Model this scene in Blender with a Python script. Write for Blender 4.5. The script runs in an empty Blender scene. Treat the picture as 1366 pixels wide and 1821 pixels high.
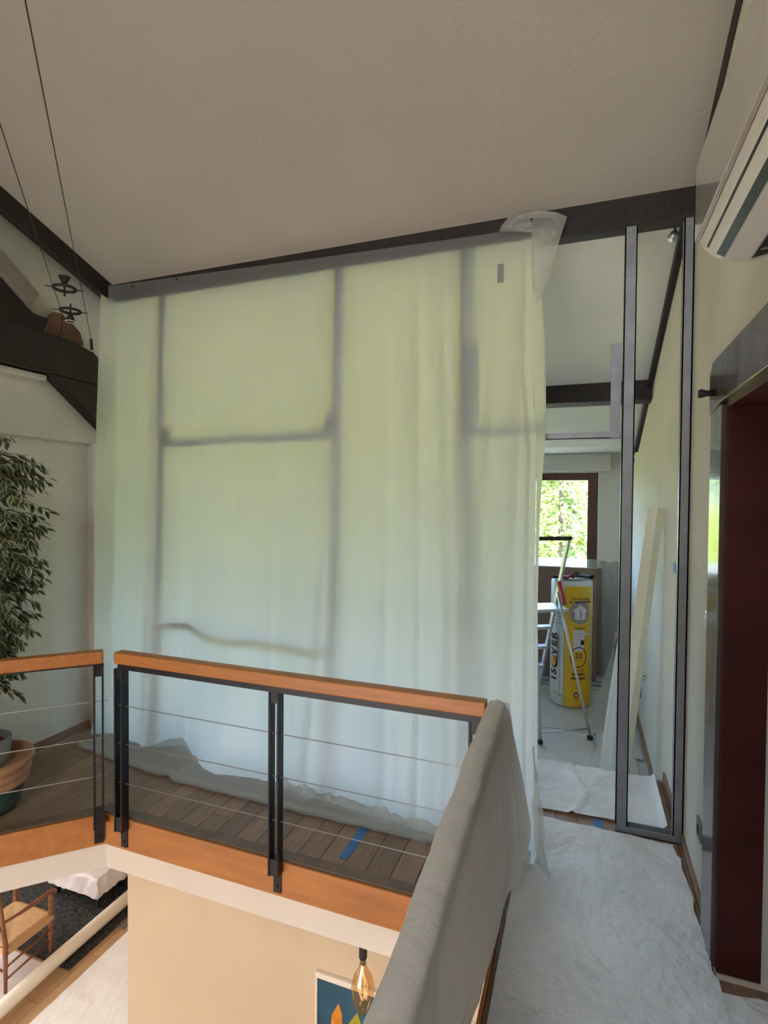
import bpy, bmesh, math, random
from math import sin, cos, pi, radians, sqrt, atan2
from mathutils import Vector, Matrix, noise
random.seed(7)
S = bpy.context.scene
COL = S.collection

# ------------------------------------------------------------------ camera
cam = bpy.data.cameras.new('camera')
camo = bpy.data.objects.new('camera', cam); COL.objects.link(camo)
cam.sensor_fit = 'HORIZONTAL'; cam.sensor_width = 36.0
cam.lens = 36.0 * 964.7 / 1366.0
cam.clip_start = 0.05; cam.clip_end = 500
p_, y_, r_ = radians(1.176), radians(20.30), radians(0.4935)
fwd0 = Vector((-sin(y_), cos(y_), 0)); rt0 = Vector((cos(y_), sin(y_), 0)); up0 = Vector((0, 0, 1))
fwd = fwd0 * cos(p_) - up0 * sin(p_); up1 = fwd0 * sin(p_) + up0 * cos(p_)
rt = rt0 * cos(r_) + up1 * sin(r_); up2 = -rt0 * sin(r_) + up1 * cos(r_)
Mc = Matrix((rt, up2, -fwd)).transposed().to_4x4(); Mc.translation = Vector((0, 0, 1.70))
camo.matrix_world = Mc
S.camera = camo

# ------------------------------------------------------------------ light / colour management
S.view_settings.view_transform = 'Standard'; S.view_settings.look = 'None'
S.view_settings.gamma = 1.0; S.view_settings.use_curve_mapping = False
S.view_settings.exposure = 0.0
S.cycles.use_denoising = True
try: S.cycles.denoiser = 'OPENIMAGEDENOISE'
except Exception: pass
S.cycles.max_bounces = 10; S.cycles.diffuse_bounces = 6; S.cycles.transmission_bounces = 8
S.cycles.glossy_bounces = 4; S.cycles.transparent_max_bounces = 12
S.cycles.sample_clamp_indirect = 12.0
S.cycles.caustics_reflective = False; S.cycles.caustics_refractive = False

SUN_E = 88.0; SKY = 17.0
W = bpy.data.worlds.new('world'); S.world = W; W.use_nodes = True
nt = W.node_tree; nt.nodes.clear()
wo = nt.nodes.new('ShaderNodeOutputWorld'); bg = nt.nodes.new('ShaderNodeBackground')
tc = nt.nodes.new('ShaderNodeTexCoord'); sx = nt.nodes.new('ShaderNodeSeparateXYZ')
rp = nt.nodes.new('ShaderNodeValToRGB')
rp.color_ramp.elements[0].position = 0.0; rp.color_ramp.elements[0].color = (0.50, 0.74, 1.0, 1)
rp.color_ramp.elements[1].position = 0.75; rp.color_ramp.elements[1].color = (0.30, 0.48, 0.86, 1)
e = rp.color_ramp.elements.new(0.3); e.color = (0.40, 0.64, 1.0, 1)
nt.links.new(tc.outputs['Generated'], sx.inputs[0]); nt.links.new(sx.outputs['Z'], rp.inputs[0])
nt.links.new(rp.outputs[0], bg.inputs[0]); bg.inputs[1].default_value = SKY
nt.links.new(bg.outputs[0], wo.inputs[0])

def light(name, kind, loc, direction, energy, color=(1, 1, 1), sx=1, sy=1, spread=180, portal=False):
    l = bpy.data.lights.new(name, kind); o = bpy.data.objects.new(name, l); COL.objects.link(o)
    l.energy = energy; l.color = color
    if kind == 'AREA':
        l.shape = 'RECTANGLE'; l.size = sx; l.size_y = sy; l.spread = radians(spread)
        if portal: l.cycles.is_portal = True
    o.location = loc; o.rotation_euler = Vector(direction).to_track_quat('-Z', 'Y').to_euler()
    return o
sun = light('sun', 'SUN', (0, -10, 20), (-0.22, 0.70, -1.05), SUN_E, (1.0, 0.94, 0.80)); sun.data.angle = radians(0.6)
light('daylight_portal', 'AREA', (-1.4, 6.99, 1.2), (0, -1, 0), 1, sx=3.6, sy=1.9, portal=True)
# daylight from the windows behind the photographer: one up here, one row downstairs
light('upper_window_daylight', 'AREA', (-1.2, -4.3, 2.3), (0.05, 1, 0.0), 12, (0.94, 0.97, 1.0), 3.2, 1.5)
light('walkway_fill', 'AREA', (-0.6, -2.6, 4.1), (0.10, 0.75, -0.8), 44, (0.90, 0.95, 1.0), 1.3, 1.1, spread=130)  # added overhead fill for walkway, drape and walls; the roof has no opening
light('downstairs_window_daylight', 'AREA', (-3.2, -4.3, -1.4), (0, 1, -0.05), 262, (1.0, 0.97, 0.94), 5.0, 2.1)
light('downstairs_side_daylight', 'AREA', (-6.4, 2.6, -1.2), (1, 0.1, -0.25), 80, (1.0, 0.97, 0.93), 3.5, 1.8)

# ------------------------------------------------------------------ materials
def mat(name, color, rough=0.6, metal=0.0, var=0.0, vscale=8.0, vstretch=(1, 1, 1), bump=0.0, bscale=60.0,
        rand=0.0, spec=0.5, color2=None, coords='Object', coat=0.0):
    m = bpy.data.materials.new(name); m.use_nodes = True
    n = m.node_tree.nodes; L = m.node_tree.links
    b = n['Principled BSDF']; b.inputs['Roughness'].default_value = rough; b.inputs['Metallic'].default_value = metal
    b.inputs['Specular IOR Level'].default_value = spec
    b.inputs['Coat Weight'].default_value = coat
    b.inputs['Base Color'].default_value = (*color, 1)
    t = n.new('ShaderNodeTexCoord'); mp = n.new('ShaderNodeMapping'); mp.inputs['Scale'].default_value = vstretch
    L.new(t.outputs[coords], mp.inputs[0])
    out = None
    if var > 0 or color2:
        nz = n.new('ShaderNodeTexNoise'); nz.inputs['Scale'].default_value = vscale; nz.inputs['Detail'].default_value = 6
        L.new(mp.outputs[0], nz.inputs['Vector'])
        cr = n.new('ShaderNodeValToRGB'); cr.color_ramp.elements[0].position = 0.3; cr.color_ramp.elements[1].position = 0.7
        c2 = color2 if color2 else tuple(min(1, c * (1 + var)) for c in color)
        c1 = tuple(c * (1 - var) for c in color)
        cr.color_ramp.elements[0].color = (*c1, 1); cr.color_ramp.elements[1].color = (*c2, 1)
        L.new(nz.outputs[0], cr.inputs[0]); out = cr.outputs[0]
    if rand > 0:
        oi = n.new('ShaderNodeObjectInfo'); mr = n.new('ShaderNodeMapRange')
        mr.inputs['To Min'].default_value = 1 - rand; mr.inputs['To Max'].default_value = 1 + rand
        L.new(oi.outputs['Random'], mr.inputs[0])
        mx = n.new('ShaderNodeVectorMath'); mx.operation = 'SCALE'
        if out: L.new(out, mx.inputs[0])
        else: mx.inputs[0].default_value = color
        L.new(mr.outputs[0], mx.inputs['Scale']); out = mx.outputs[0]
    if out: L.new(out, b.inputs['Base Color'])
    if bump > 0:
        nb = n.new('ShaderNodeTexNoise'); nb.inputs['Scale'].default_value = bscale; nb.inputs['Detail'].default_value = 4
        L.new(mp.outputs[0], nb.inputs['Vector'])
        bp = n.new('ShaderNodeBump'); bp.inputs['Strength'].default_value = bump; bp.inputs['Distance'].default_value = 0.02
        L.new(nb.outputs[0], bp.inputs['Height']); L.new(bp.outputs[0], b.inputs['Normal'])
    return m

def film_mat(name, trans_col, diff_col, t_trans, t_clear, gloss_rough=0.35, gloss=0.06, bump=0.25, bscale=14, stretch=(1, 1, 1)):
    """plastic film: translucent + diffuse, a little clear, a light sheen"""
    m = bpy.data.materials.new(name); m.use_nodes = True
    n = m.node_tree.nodes; L = m.node_tree.links; n.clear()
    o = n.new('ShaderNodeOutputMaterial')
    tr = n.new('ShaderNodeBsdfTranslucent'); tr.inputs[0].default_value = (*trans_col, 1)
    df = n.new('ShaderNodeBsdfDiffuse'); df.inputs[0].default_value = (*diff_col, 1)
    cl = n.new('ShaderNodeBsdfTransparent'); cl.inputs[0].default_value = (1, 1, 1, 1)
    gl = n.new('ShaderNodeBsdfGlossy'); gl.inputs['Roughness'].default_value = gloss_rough
    a = n.new('ShaderNodeMixShader'); a.inputs[0].default_value = t_trans
    b = n.new('ShaderNodeMixShader'); b.inputs[0].default_value = t_clear
    c = n.new('ShaderNodeMixShader'); c.inputs[0].default_value = gloss
    L.new(df.outputs[0], a.inputs[1]); L.new(tr.outputs[0], a.inputs[2])
    L.new(a.outputs[0], b.inputs[1]); L.new(cl.outputs[0], b.inputs[2])
    L.new(b.outputs[0], c.inputs[1]); L.new(gl.outputs[0], c.inputs[2]); L.new(c.outputs[0], o.inputs[0])
    if bump:
        t = n.new('ShaderNodeTexCoord'); mp = n.new('ShaderNodeMapping'); mp.inputs['Scale'].default_value = stretch
        nb = n.new('ShaderNodeTexNoise'); nb.inputs['Scale'].default_value = bscale; nb.inputs['Detail'].default_value = 5
        nb.inputs['Distortion'].default_value = 0.6
        bp = n.new('ShaderNodeBump'); bp.inputs['Strength'].default_value = bump; bp.inputs['Distance'].default_value = 0.03
        L.new(t.outputs['Object'], mp.inputs[0]); L.new(mp.outputs[0], nb.inputs['Vector'])
        L.new(nb.outputs[0], bp.inputs['Height'])
        for q in (df, tr, gl): L.new(bp.outputs[0], q.inputs['Normal'])
    return m

M = {}
M['wall'] = mat('wall_plaster', (0.62, 0.60, 0.54), 0.85, var=0.05, vscale=2.2, bump=0.12, bscale=45)
M['wall2'] = mat('far_room_wall', (0.66, 0.65, 0.61), 0.85, var=0.04, vscale=2, bump=0.12, bscale=45)
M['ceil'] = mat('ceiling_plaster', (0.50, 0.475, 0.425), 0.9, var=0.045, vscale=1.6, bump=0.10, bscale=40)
M['ceilfar'] = mat('far_room_ceiling', (0.78, 0.78, 0.75), 0.9, var=0.03, vscale=1.6, bump=0.10, bscale=40)  # paler than the near ceiling, standing in for stronger light in the far room
M['beige'] = mat('beige_paint', (0.64, 0.52, 0.375), 0.8, var=0.03, vscale=3, bump=0.06, bscale=60)
M['band'] = mat('band_plaster', (0.70, 0.62, 0.53), 0.8, var=0.03, vscale=4, bump=0.10, bscale=70)
M['beam'] = mat('dark_stained_beam', (0.019, 0.012, 0.009), 0.62, var=0.35, vscale=5, vstretch=(1, 1, 1), bump=0.3, bscale=30)
M['redbeam'] = mat('reddish_timber', (0.13, 0.06, 0.035), 0.5, var=0.3, vscale=6, bump=0.2, bscale=30)
M['rail'] = mat('oiled_handrail', (0.42, 0.155, 0.034), 0.42, var=0.14, vscale=9, vstretch=(0.5, 6, 6), bump=0.08, bscale=50)
M['fascia'] = mat('orange_fascia_board', (0.42, 0.160, 0.040), 0.45, var=0.16, vscale=5, vstretch=(0.6, 4, 4), bump=0.06, bscale=40)
M['parquet'] = mat('brown_parquet', (0.25, 0.155, 0.10), 0.5, var=0.22, vscale=7, vstretch=(9, 0.8, 1), bump=0.1, bscale=60, rand=0.18)
M['nosing'] = mat('dark_nosing', (0.16, 0.10, 0.062), 0.45, var=0.2, vscale=10)
M['skirting'] = mat('brown_skirting', (0.25, 0.14, 0.08), 0.5, var=0.2, vscale=9, vstretch=(1, 0.5, 4))
M['steel'] = mat('black_steel', (0.009, 0.009, 0.012), 0.42, metal=0.3, var=0.3, vscale=12)
M['wire'] = mat('steel_cable', (0.35, 0.32, 0.30), 0.4, metal=0.8)
M['cable'] = mat('dark_cable', (0.03, 0.02, 0.02), 0.5)
M['zinc'] = mat('galvanised_stud', (0.25, 0.26, 0.28), 0.42, metal=0.35, var=0.12, vscale=14, bump=0.06, bscale=120)
M['alu'] = mat('aluminium', (0.60, 0.61, 0.63), 0.35, metal=0.8, var=0.1, vscale=20)
M['redplastic'] = mat('red_plastic', (0.40, 0.03, 0.05), 0.4)
M['black'] = mat('black_rubber', (0.015, 0.014, 0.013), 0.6, bump=0.3, bscale=80)
M['casing'] = mat('glossy_dark_casing', (0.075, 0.055, 0.05), 0.2, var=0.25, vscale=9, vstretch=(1, 1, 0.5), bump=0.06, bscale=18, coat=0.3)
M['door'] = mat('dark_red_door_wood', (0.052, 0.008, 0.006), 0.55, spec=0.3, var=0.2, vscale=7)
M['white'] = mat('white_plastic', (0.72, 0.70, 0.65), 0.28, var=0.015, vscale=5)
M['acpanel'] = mat('ac_front_panel', (0.50, 0.475, 0.42), 0.12, var=0.01, coat=1.0)  # panel is white; the dim ceiling it reflects is put into this beige
M['acdark'] = mat('ac_vent_dark', (0.015, 0.016, 0.02), 0.35)
M['whitepaint'] = mat('white_paint', (0.66, 0.64, 0.59), 0.5)
M['winwood'] = mat('brown_window_frame', (0.10, 0.036, 0.016), 0.4, var=0.2, vscale=8)
M['kraft'] = mat('brown_board', (0.20, 0.14, 0.095), 0.75, var=0.08, vscale=4, rand=0.12)
M['edgeboard'] = mat('pale_plasterboard', (0.84, 0.82, 0.64), 0.8, var=0.03)
M['whitewrap'] = mat('white_wrap', (0.62, 0.65, 0.66), 0.42, var=0.04, vscale=12, bump=0.15, bscale=16)
M['yellow'] = mat('yellow_wrap', (0.72, 0.44, 0.015), 0.4, var=0.05, vscale=10, bump=0.12, bscale=16)
M['green'] = mat('green_stripe', (0.33, 0.45, 0.12), 0.5)
M['ink'] = mat('print_ink', (0.015, 0.013, 0.012), 0.6)
M['greyprint'] = mat('grey_print', (0.28, 0.26, 0.27), 0.6)
M['orange'] = mat('orange_print', (0.80, 0.33, 0.02), 0.5)
M['label'] = mat('paper_label', (0.66, 0.63, 0.66), 0.6)
M['blue'] = mat('blue_tape', (0.04, 0.17, 0.42), 0.6, var=0.08)
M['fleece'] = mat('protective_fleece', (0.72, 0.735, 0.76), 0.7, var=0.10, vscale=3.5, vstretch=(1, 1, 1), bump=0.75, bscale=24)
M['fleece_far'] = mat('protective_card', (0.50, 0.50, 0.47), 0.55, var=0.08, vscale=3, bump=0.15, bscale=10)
M['sheetlow'] = mat('white_dust_sheet', (0.90, 0.91, 0.93), 0.6, var=0.02, vscale=3, bump=0.5, bscale=6, vstretch=(3, 1, 1))
M['film'] = film_mat('hanging_film', (0.96, 0.96, 0.94), (0.58, 0.59, 0.57), 0.78, 0.0, gloss=0.02, bump=0.18, bscale=5, stretch=(2.2, 1, 0.5))
M['skirt'] = film_mat('floor_film', (0.75, 0.75, 0.72), (0.52, 0.51, 0.48), 0.2, 0.30, gloss=0.06, bump=0.4, bscale=10)
M['flap'] = film_mat('film_flap', (0.85, 0.86, 0.84), (0.60, 0.60, 0.54), 0.45, 0.38, gloss=0.05, bump=0.3, bscale=12)
M['drape'] = film_mat('rail_film', (0.88, 0.87, 0.85), (0.78, 0.76, 0.73), 0.30, 0.02, gloss=0.05, bump=0.4, bscale=7, stretch=(1, 1.7, 0.6))
M['filmfar'] = film_mat('masking_film', (0.7, 0.7, 0.6), (0.42, 0.41, 0.36), 0.2, 0.45, gloss=0.06, bump=0.4, bscale=9)
M['foam'] = film_mat('foam_underlay', (0.85, 0.87, 0.88), (0.70, 0.72, 0.72), 0.35, 0.0, gloss=0.02, bump=0.1)
M['terra'] = mat('terracotta', (0.42, 0.22, 0.12), 0.65, var=0.25, vscale=7, bump=0.1)
M['glaze'] = mat('green_glaze', (0.03, 0.07, 0.055), 0.25, var=0.4, vscale=8)
M['soil'] = mat('soil', (0.06, 0.035, 0.02), 0.95, bump=0.8, bscale=60, var=0.4, vscale=30)
M['greyterra'] = mat('grey_inner_pot', (0.20, 0.20, 0.18), 0.7, var=0.2)
M['bark'] = mat('fig_bark', (0.10, 0.07, 0.05), 0.85, var=0.3, vscale=15, bump=0.4)
M['shadeledge'] = mat('shaded_ledge', (0.26, 0.235, 0.205), 0.8, var=0.1)  # pale plaster ledge; the shade on its underside is put into this grey
M['leaf'] = mat('leaf_green', (0.045, 0.07, 0.028), 0.4, rand=0.35)
M['leafedge'] = mat('leaf_cream_edge', (0.30, 0.32, 0.19), 0.45, rand=0.15)
M['chairwood'] = mat('chair_wood', (0.22, 0.085, 0.035), 0.4, var=0.25, vscale=10)
M['rush'] = mat('rush_seat', (0.60, 0.36, 0.17), 0.75, var=0.12, vscale=20, vstretch=(1, 8, 1), bump=0.6, bscale=40)
M['rug'] = mat('dark_shag', (0.028, 0.030, 0.033), 0.95, var=0.7, vscale=30, bump=1.0, bscale=60, color2=(0.07, 0.07, 0.066))
M['lowfloor'] = mat('tan_floor', (0.48, 0.31, 0.175), 0.45, var=0.12, vscale=6, vstretch=(2, 0.6, 1), rand=0.08)
M['cloth'] = mat('white_cover_cloth', (0.72, 0.68, 0.70), 0.6, var=0.04, bump=0.4, bscale=9)
M['tube'] = mat('cream_roll', (0.83, 0.79, 0.70), 0.6, var=0.03, bump=0.1)
M['painting'] = mat('blue_painting', (0.008, 0.04, 0.075), 0.6, color2=(0.02, 0.11, 0.19), vscale=3)
M['sail1'] = mat('painted_orange', (0.78, 0.27, 0.02), 0.6, var=0.25, vscale=9)
M['sail2'] = mat('painted_yellow_green', (0.42, 0.38, 0.02), 0.6, var=0.3, vscale=9)
M['glove'] = mat('dark_glove', (0.05, 0.045, 0.04), 0.85, bump=0.4)
M['redglove'] = mat('red_glove', (0.26, 0.02, 0.025), 0.7, bump=0.3)
M['grass'] = mat('sunlit_lawn', (0.36, 0.305, 0.030), 0.9, var=0.25, vscale=0.6)
M['hedge'] = mat('hedge_leaves', (0.10, 0.15, 0.03), 0.8, var=0.3, vscale=2)
M['needle'] = mat('conifer_gold_tips', (0.54, 0.42, 0.03), 0.7, var=0.3, vscale=1.2)
M['needle2'] = mat('conifer_green', (0.10, 0.15, 0.03), 0.7, var=0.3, vscale=1.5)
M['roof'] = mat('pale_canvas_roof', (0.22, 0.23, 0.24), 0.6, var=0.05, vscale=2)
M['radiator'] = mat('radiator_white', (0.45, 0.45, 0.43), 0.4)
def glass_mat(name, tint=(1, 1, 1), clear=0.92):
    m = bpy.data.materials.new(name); m.use_nodes = True; n = m.node_tree.nodes; L = m.node_tree.links; n.clear()
    o = n.new('ShaderNodeOutputMaterial'); t = n.new('ShaderNodeBsdfTransparent'); t.inputs[0].default_value = (*tint, 1)
    g = n.new('ShaderNodeBsdfGlossy'); g.inputs['Roughness'].default_value = 0.03
    x = n.new('ShaderNodeMixShader'); x.inputs[0].default_value = 1 - clear
    L.new(t.outputs[0], x.inputs[1]); L.new(g.outputs[0], x.inputs[2]); L.new(x.outputs[0], o.inputs[0]); return m
M['glass'] = glass_mat('window_glass', (0.97, 0.98, 0.97), 0.95)
M['amber'] = glass_mat('amber_bulb_glass', (0.93, 0.74, 0.50), 0.82)
fm = bpy.data.materials.new('warm_filament'); fm.use_nodes = True
fb = fm.node_tree.nodes['Principled BSDF']; fb.inputs['Base Color'].default_value = (0.9, 0.6, 0.3, 1)
fb.inputs['Emission Color'].default_value = (1.0, 0.72, 0.42, 1); fb.inputs['Emission Strength'].default_value = 1.0
M['filament'] = fm

# ------------------------------------------------------------------ geometry helpers
class MB:
    def __init__(s): s.v = []; s.f = []; s.mi = []; s.cur = 0
    def add(s, vs, fs):
        b = len(s.v); s.v += [tuple(v) for v in vs]; s.f += [tuple(i + b for i in f) for f in fs]; s.mi += [s.cur] * len(fs); return s
    def box(s, x0, x1, y0, y1, z0, z1):
        return s.add([(x0, y0, z0), (x1, y0, z0), (x1, y1, z0), (x0, y1, z0), (x0, y0, z1), (x1, y0, z1), (x1, y1, z1), (x0, y1, z1)],
                     [(0, 3, 2, 1), (4, 5, 6, 7), (0, 1, 5, 4), (1, 2, 6, 5), (2, 3, 7, 6), (3, 0, 4, 7)])
    def prism(s, poly, a, b, axis):
        """polygon (2D) extruded along axis from a to b; the two other coordinates in xyz order"""
        def P(p, t):
            if axis == 'x': return (t, p[0], p[1])
            if axis == 'y': return (p[0], t, p[1])
            return (p[0], p[1], t)
        n = len(poly)
        return s.add([P(p, a) for p in poly] + [P(p, b) for p in poly],
                     [tuple(range(n))[::-1], tuple(range(n, 2 * n))] + [(i, (i + 1) % n, n + (i + 1) % n, n + i) for i in range(n)])
    def bar(s, p, q, w, h, up=(0, 0, 1)):
        p = Vector(p); q = Vector(q); d = (q - p).normalized(); u = Vector(up)
        if abs(d.dot(u)) > 0.98: u = Vector((0, 1, 0))
        a = d.cross(u).normalized(); c = a.cross(d).normalized()
        vs = [e + a * (w / 2 * i) + c * (h / 2 * j) for e in (p, q) for i, j in ((-1, -1), (1, -1), (1, 1), (-1, 1))]
        return s.add(vs, [(3, 2, 1, 0), (4, 5, 6, 7), (0, 1, 5, 4), (1, 2, 6, 5), (2, 3, 7, 6), (3, 0, 4, 7)])
    def tube(s, pts, r, n=8, caps=True):
        pts = [Vector(p) for p in pts]; rs = r if isinstance(r, (list, tuple)) else [r] * len(pts)
        rings = []; up = None
        for i, p in enumerate(pts):
            d = (pts[min(i + 1, len(pts) - 1)] - pts[max(i - 1, 0)]).normalized()
            if up is None:
                up = Vector((0, 0, 1)) if abs(d.z) < 0.9 else Vector((1, 0, 0))
            a = d.cross(up).normalized(); c = a.cross(d).normalized(); up = c
            rings.append([p + (a * cos(2 * pi * k / n) + c * sin(2 * pi * k / n)) * rs[i] for k in range(n)])
        vs = [v for R in rings for v in R]
        fs = [(i * n + k, i * n + (k + 1) % n, (i + 1) * n + (k + 1) % n, (i + 1) * n + k) for i in range(len(pts) - 1) for k in range(n)]
        if caps: fs += [tuple(range(n))[::-1], tuple(range((len(pts) - 1) * n, len(pts) * n))]
        return s.add(vs, fs)
    def lathe(s, prof, c=(0, 0, 0), n=24, a0=0, a1=2 * pi):
        full = abs(a1 - a0 - 2 * pi) < 1e-6; m = n if full else n + 1
        vs = [(c[0] + r * cos(a0 + (a1 - a0) * k / n), c[1] + r * sin(a0 + (a1 - a0) * k / n), c[2] + z) for r, z in prof for k in range(m)]
        fs = []
        for i in range(len(prof) - 1):
            for k in range(n):
                k2 = (k + 1) % m
                fs.append((i * m + k, i * m + k2, (i + 1) * m + k2, (i + 1) * m + k))
        return s.add(vs, fs)
    def torus(s, c, R, r, n=28, m=8, normal=(0, 0, 1)):
        nz = Vector(normal).normalized(); a = nz.orthogonal().normalized(); b = nz.cross(a)
        vs = []
        for i in range(n):
            d = a * cos(2 * pi * i / n) + b * sin(2 * pi * i / n)
            for j in range(m):
                vs.append(Vector(c) + d * (R + r * cos(2 * pi * j / m)) + nz * (r * sin(2 * pi * j / m)))
        return s.add(vs, [(i * m + j, ((i + 1) % n) * m + j, ((i + 1) % n) * m + (j + 1) % m, i * m + (j + 1) % m) for i in range(n) for j in range(m)])
    def grid(s, fn, nu, nv):
        vs = [fn(i / nu, j / nv) for j in range(nv + 1) for i in range(nu + 1)]
        return s.add(vs, [(j * (nu + 1) + i, j * (nu + 1) + i + 1, (j + 1) * (nu + 1) + i + 1, (j + 1) * (nu + 1) + i) for j in range(nv) for i in range(nu)])
    def build(s, name, mats, parent=None, smooth=False, bevel=0.0, fix=True):
        me = bpy.data.meshes.new(name)
        off = wloc(parent)
        me.from_pydata([(x - off[0], y - off[1], z - off[2]) for x, y, z in s.v], [], s.f)
        mats = mats if isinstance(mats, (list, tuple)) else [mats]
        for m in mats: me.materials.append(m)
        me.polygons.foreach_set('material_index', s.mi)
        if fix:
            bm = bmesh.new(); bm.from_mesh(me); bmesh.ops.recalc_face_normals(bm, faces=bm.faces); bm.to_mesh(me); bm.free()
        if smooth: me.polygons.foreach_set('use_smooth', [True] * len(me.polygons))
        me.update()
        o = bpy.data.objects.new(name, me); COL.objects.link(o)
        if parent: o.parent = parent
        if bevel:
            b = o.modifiers.new('bevel', 'BEVEL'); b.width = bevel; b.segments = 2; b.limit_method = 'ANGLE'; b.angle_limit = radians(50)
            b.harden_normals = False
        return o
def wloc(o):
    v = Vector((0, 0, 0))
    while o is not None: v += o.location; o = o.parent
    return v
def tag(o, label, cat, group=None, kind=None):
    o['label'] = label; o['category'] = cat
    if group: o['group'] = group
    if kind: o['kind'] = kind
    return o
def thing(name, loc, label, cat, group=None):
    o = bpy.data.objects.new(name, None); COL.objects.link(o); o.location = loc; o.empty_display_size = 0.1
    return tag(o, label, cat, group)
def struct(mb, name, m, **k):
    o = mb.build(name, m, **k); o['kind'] = 'structure'; return o
def copy_tree(o, parent=None):
    c = o.copy(); COL.objects.link(c); c.parent = parent
    for ch in list(o.children): copy_tree(ch, c)
    return c
def fbm(x, y, z=0.0, sc=1.0): return noise.fractal(Vector((x * sc, y * sc, z * sc)), 1.0, 2.0, 4)

XW = 0.485          # right wall
XL = -3.40          # left wall
YP = 3.025          # partition face
YF = 6.80           # far wall
ZF = -0.28          # far room floor
ZL = -2.75          # downstairs floor
YE = 2.21           # gallery edge
XWALK = -0.29       # landing edge
def zc(y): return 3.25 + 0.344 * (YP - y)
RID = -1.5

# ================================================================== STRUCTURE
# ceiling
ys_ = YP + 0.05
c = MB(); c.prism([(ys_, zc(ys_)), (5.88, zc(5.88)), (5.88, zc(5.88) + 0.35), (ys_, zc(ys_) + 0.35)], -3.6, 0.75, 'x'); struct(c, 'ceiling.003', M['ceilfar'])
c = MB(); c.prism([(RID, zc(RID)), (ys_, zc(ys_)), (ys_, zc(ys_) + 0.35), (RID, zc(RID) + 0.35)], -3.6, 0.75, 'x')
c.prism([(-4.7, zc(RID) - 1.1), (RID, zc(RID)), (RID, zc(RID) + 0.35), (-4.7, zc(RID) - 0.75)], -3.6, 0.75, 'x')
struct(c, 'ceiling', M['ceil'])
c = MB(); c.box(-3.6, 0.75, 5.87, 7.0, 2.27, 2.7); struct(c, 'ceiling.001', M['wall2'])
# beams under the ceiling (fixed timber of the room)
c = MB(); c.box(-3.24, XW, YP + 0.005, YP + 0.09, 3.095, 3.30); struct(c, 'trim_1', M['beam'], bevel=0.004)
c = MB(); sec = [(-3.40, 0.02), (-3.235, 0.02), (-3.235, -0.125), (-3.40, -0.045)]   # (x, height against the ceiling plane); chamfered underside
c.add([(x, yy, zc(yy) + dz) for yy in (RID, YP + 0.16) for x, dz in sec], [(0, 1, 2, 3), (7, 6, 5, 4), (0, 4, 5, 1), (1, 5, 6, 2), (2, 6, 7, 3), (3, 7, 4, 0)])
struct(c, 'trim_2', M['beam'], bevel=0.004)
c = MB(); c.prism([(4.72, zc(4.72) + 0.05), (4.84, zc(4.84) + 0.05), (4.84, 2.50), (4.72, 2.52)], -3.4, XW, 'x'); struct(c, 'trim_3', M['beam'], bevel=0.004)
c = MB(); c.prism([(YP + 0.09, zc(YP + 0.09) + 0.02), (5.9, zc(5.9) + 0.02), (5.9, zc(5.9) - 0.06), (YP + 0.09, zc(YP + 0.09) - 0.06)], XW - 0.035, XW + 0.06, 'x')
struct(c, 'trim_4', M['beam'], bevel=0.003)
c = MB(); c.prism([(RID, zc(RID) + 0.02), (YP + 0.004, zc(YP + 0.004) + 0.02), (YP + 0.004, zc(YP) - 0.10), (RID, zc(RID) - 0.10)], XW - 0.005, XW + 0.06, 'x')
struct(c, 'trim_15', M['beam'])
# right wall with door opening (y 1.30..2.26, z 0..2.07)
c = MB(); T = 0.16
def wallpoly(y0, y1, z0): return [(y0, z0), (y1, z0), (y1, zc(y1) if y1 < 5.88 else 2.30), (y0, zc(y0) if y0 >= RID else zc(RID) - (RID - y0) * 0.344)]
c.prism(wallpoly(2.26, 5.88, -0.6), XW, XW + T, 'x'); c.prism([(5.88, -0.6), (7.0, -0.6), (7.0, 2.3), (5.88, 2.3)], XW, XW + T, 'x')
c.prism(wallpoly(1.30, 2.26, 2.07), XW, XW + T, 'x'); c.prism(wallpoly(RID, 1.30, -0.6), XW, XW + T, 'x'); c.prism(wallpoly(-4.7, RID, -0.6), XW, XW + T, 'x')
struct(c, 'wall_right', M['wall'])
c = MB(); c.box(XW, XW + T, -4.7, 7.0, ZL - 0.1, -0.6); struct(c, 'wall_right.001', M['beige'])
# left wall: recessed white panel under a raised plaster border
c = MB()
c.prism(wallpoly(-4.7, RID, -0.32), -3.6, XL, 'x'); c.prism(wallpoly(RID, 7.0 if False else 5.88, 2.10), -3.6, XL, 'x')
c.box(-3.6, XL, 2.996, 7.0, -0.32, 2.10); c.box(-3.6, XL, 5.86, 7.0, 2.10, 2.3); c.box(-3.6, XL - 0.035, RID, 2.996, -0.32, 2.10)
struct(c, 'wall_left', M['wall'])
# far wall with window and glazed door opening
c = MB()
c.box(0.148, XW + T, YF, YF + 0.22, -0.6, 2.3); c.box(-3.6, 0.148, YF, YF + 0.22, 2.05, 2.3)
c.box(-1.45, 0.148, YF, YF + 0.22, -0.6, 0.74); c.box(-1.60, -1.45, YF, YF + 0.22, -0.6, 2.3); c.box(-3.6, -3.25, YF, YF + 0.22, -0.6, 2.3)
struct(c, 'wall_far', M['wall2'])
# back walls (behind the photographer)
c = MB(); c.box(-3.6, 0.75, -4.85, -4.6, -0.3, 4.2); struct(c, 'wall_back', M['wall'])
c = MB(); c.box(-6.9, 0.75, -4.85, -4.6, ZL - 0.1, -0.3); struct(c, 'wall_back.001', M['beige'])
c = MB(); c.box(-6.9, -6.7, -4.7, 6.4, ZL - 0.1, -0.3); struct(c, 'wall_left.001', M['beige'])
c = MB(); c.box(-6.9, -3.0, 6.3, 6.5, ZL - 0.1, -0.3); struct(c, 'wall_far.001', M['beige'])
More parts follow.
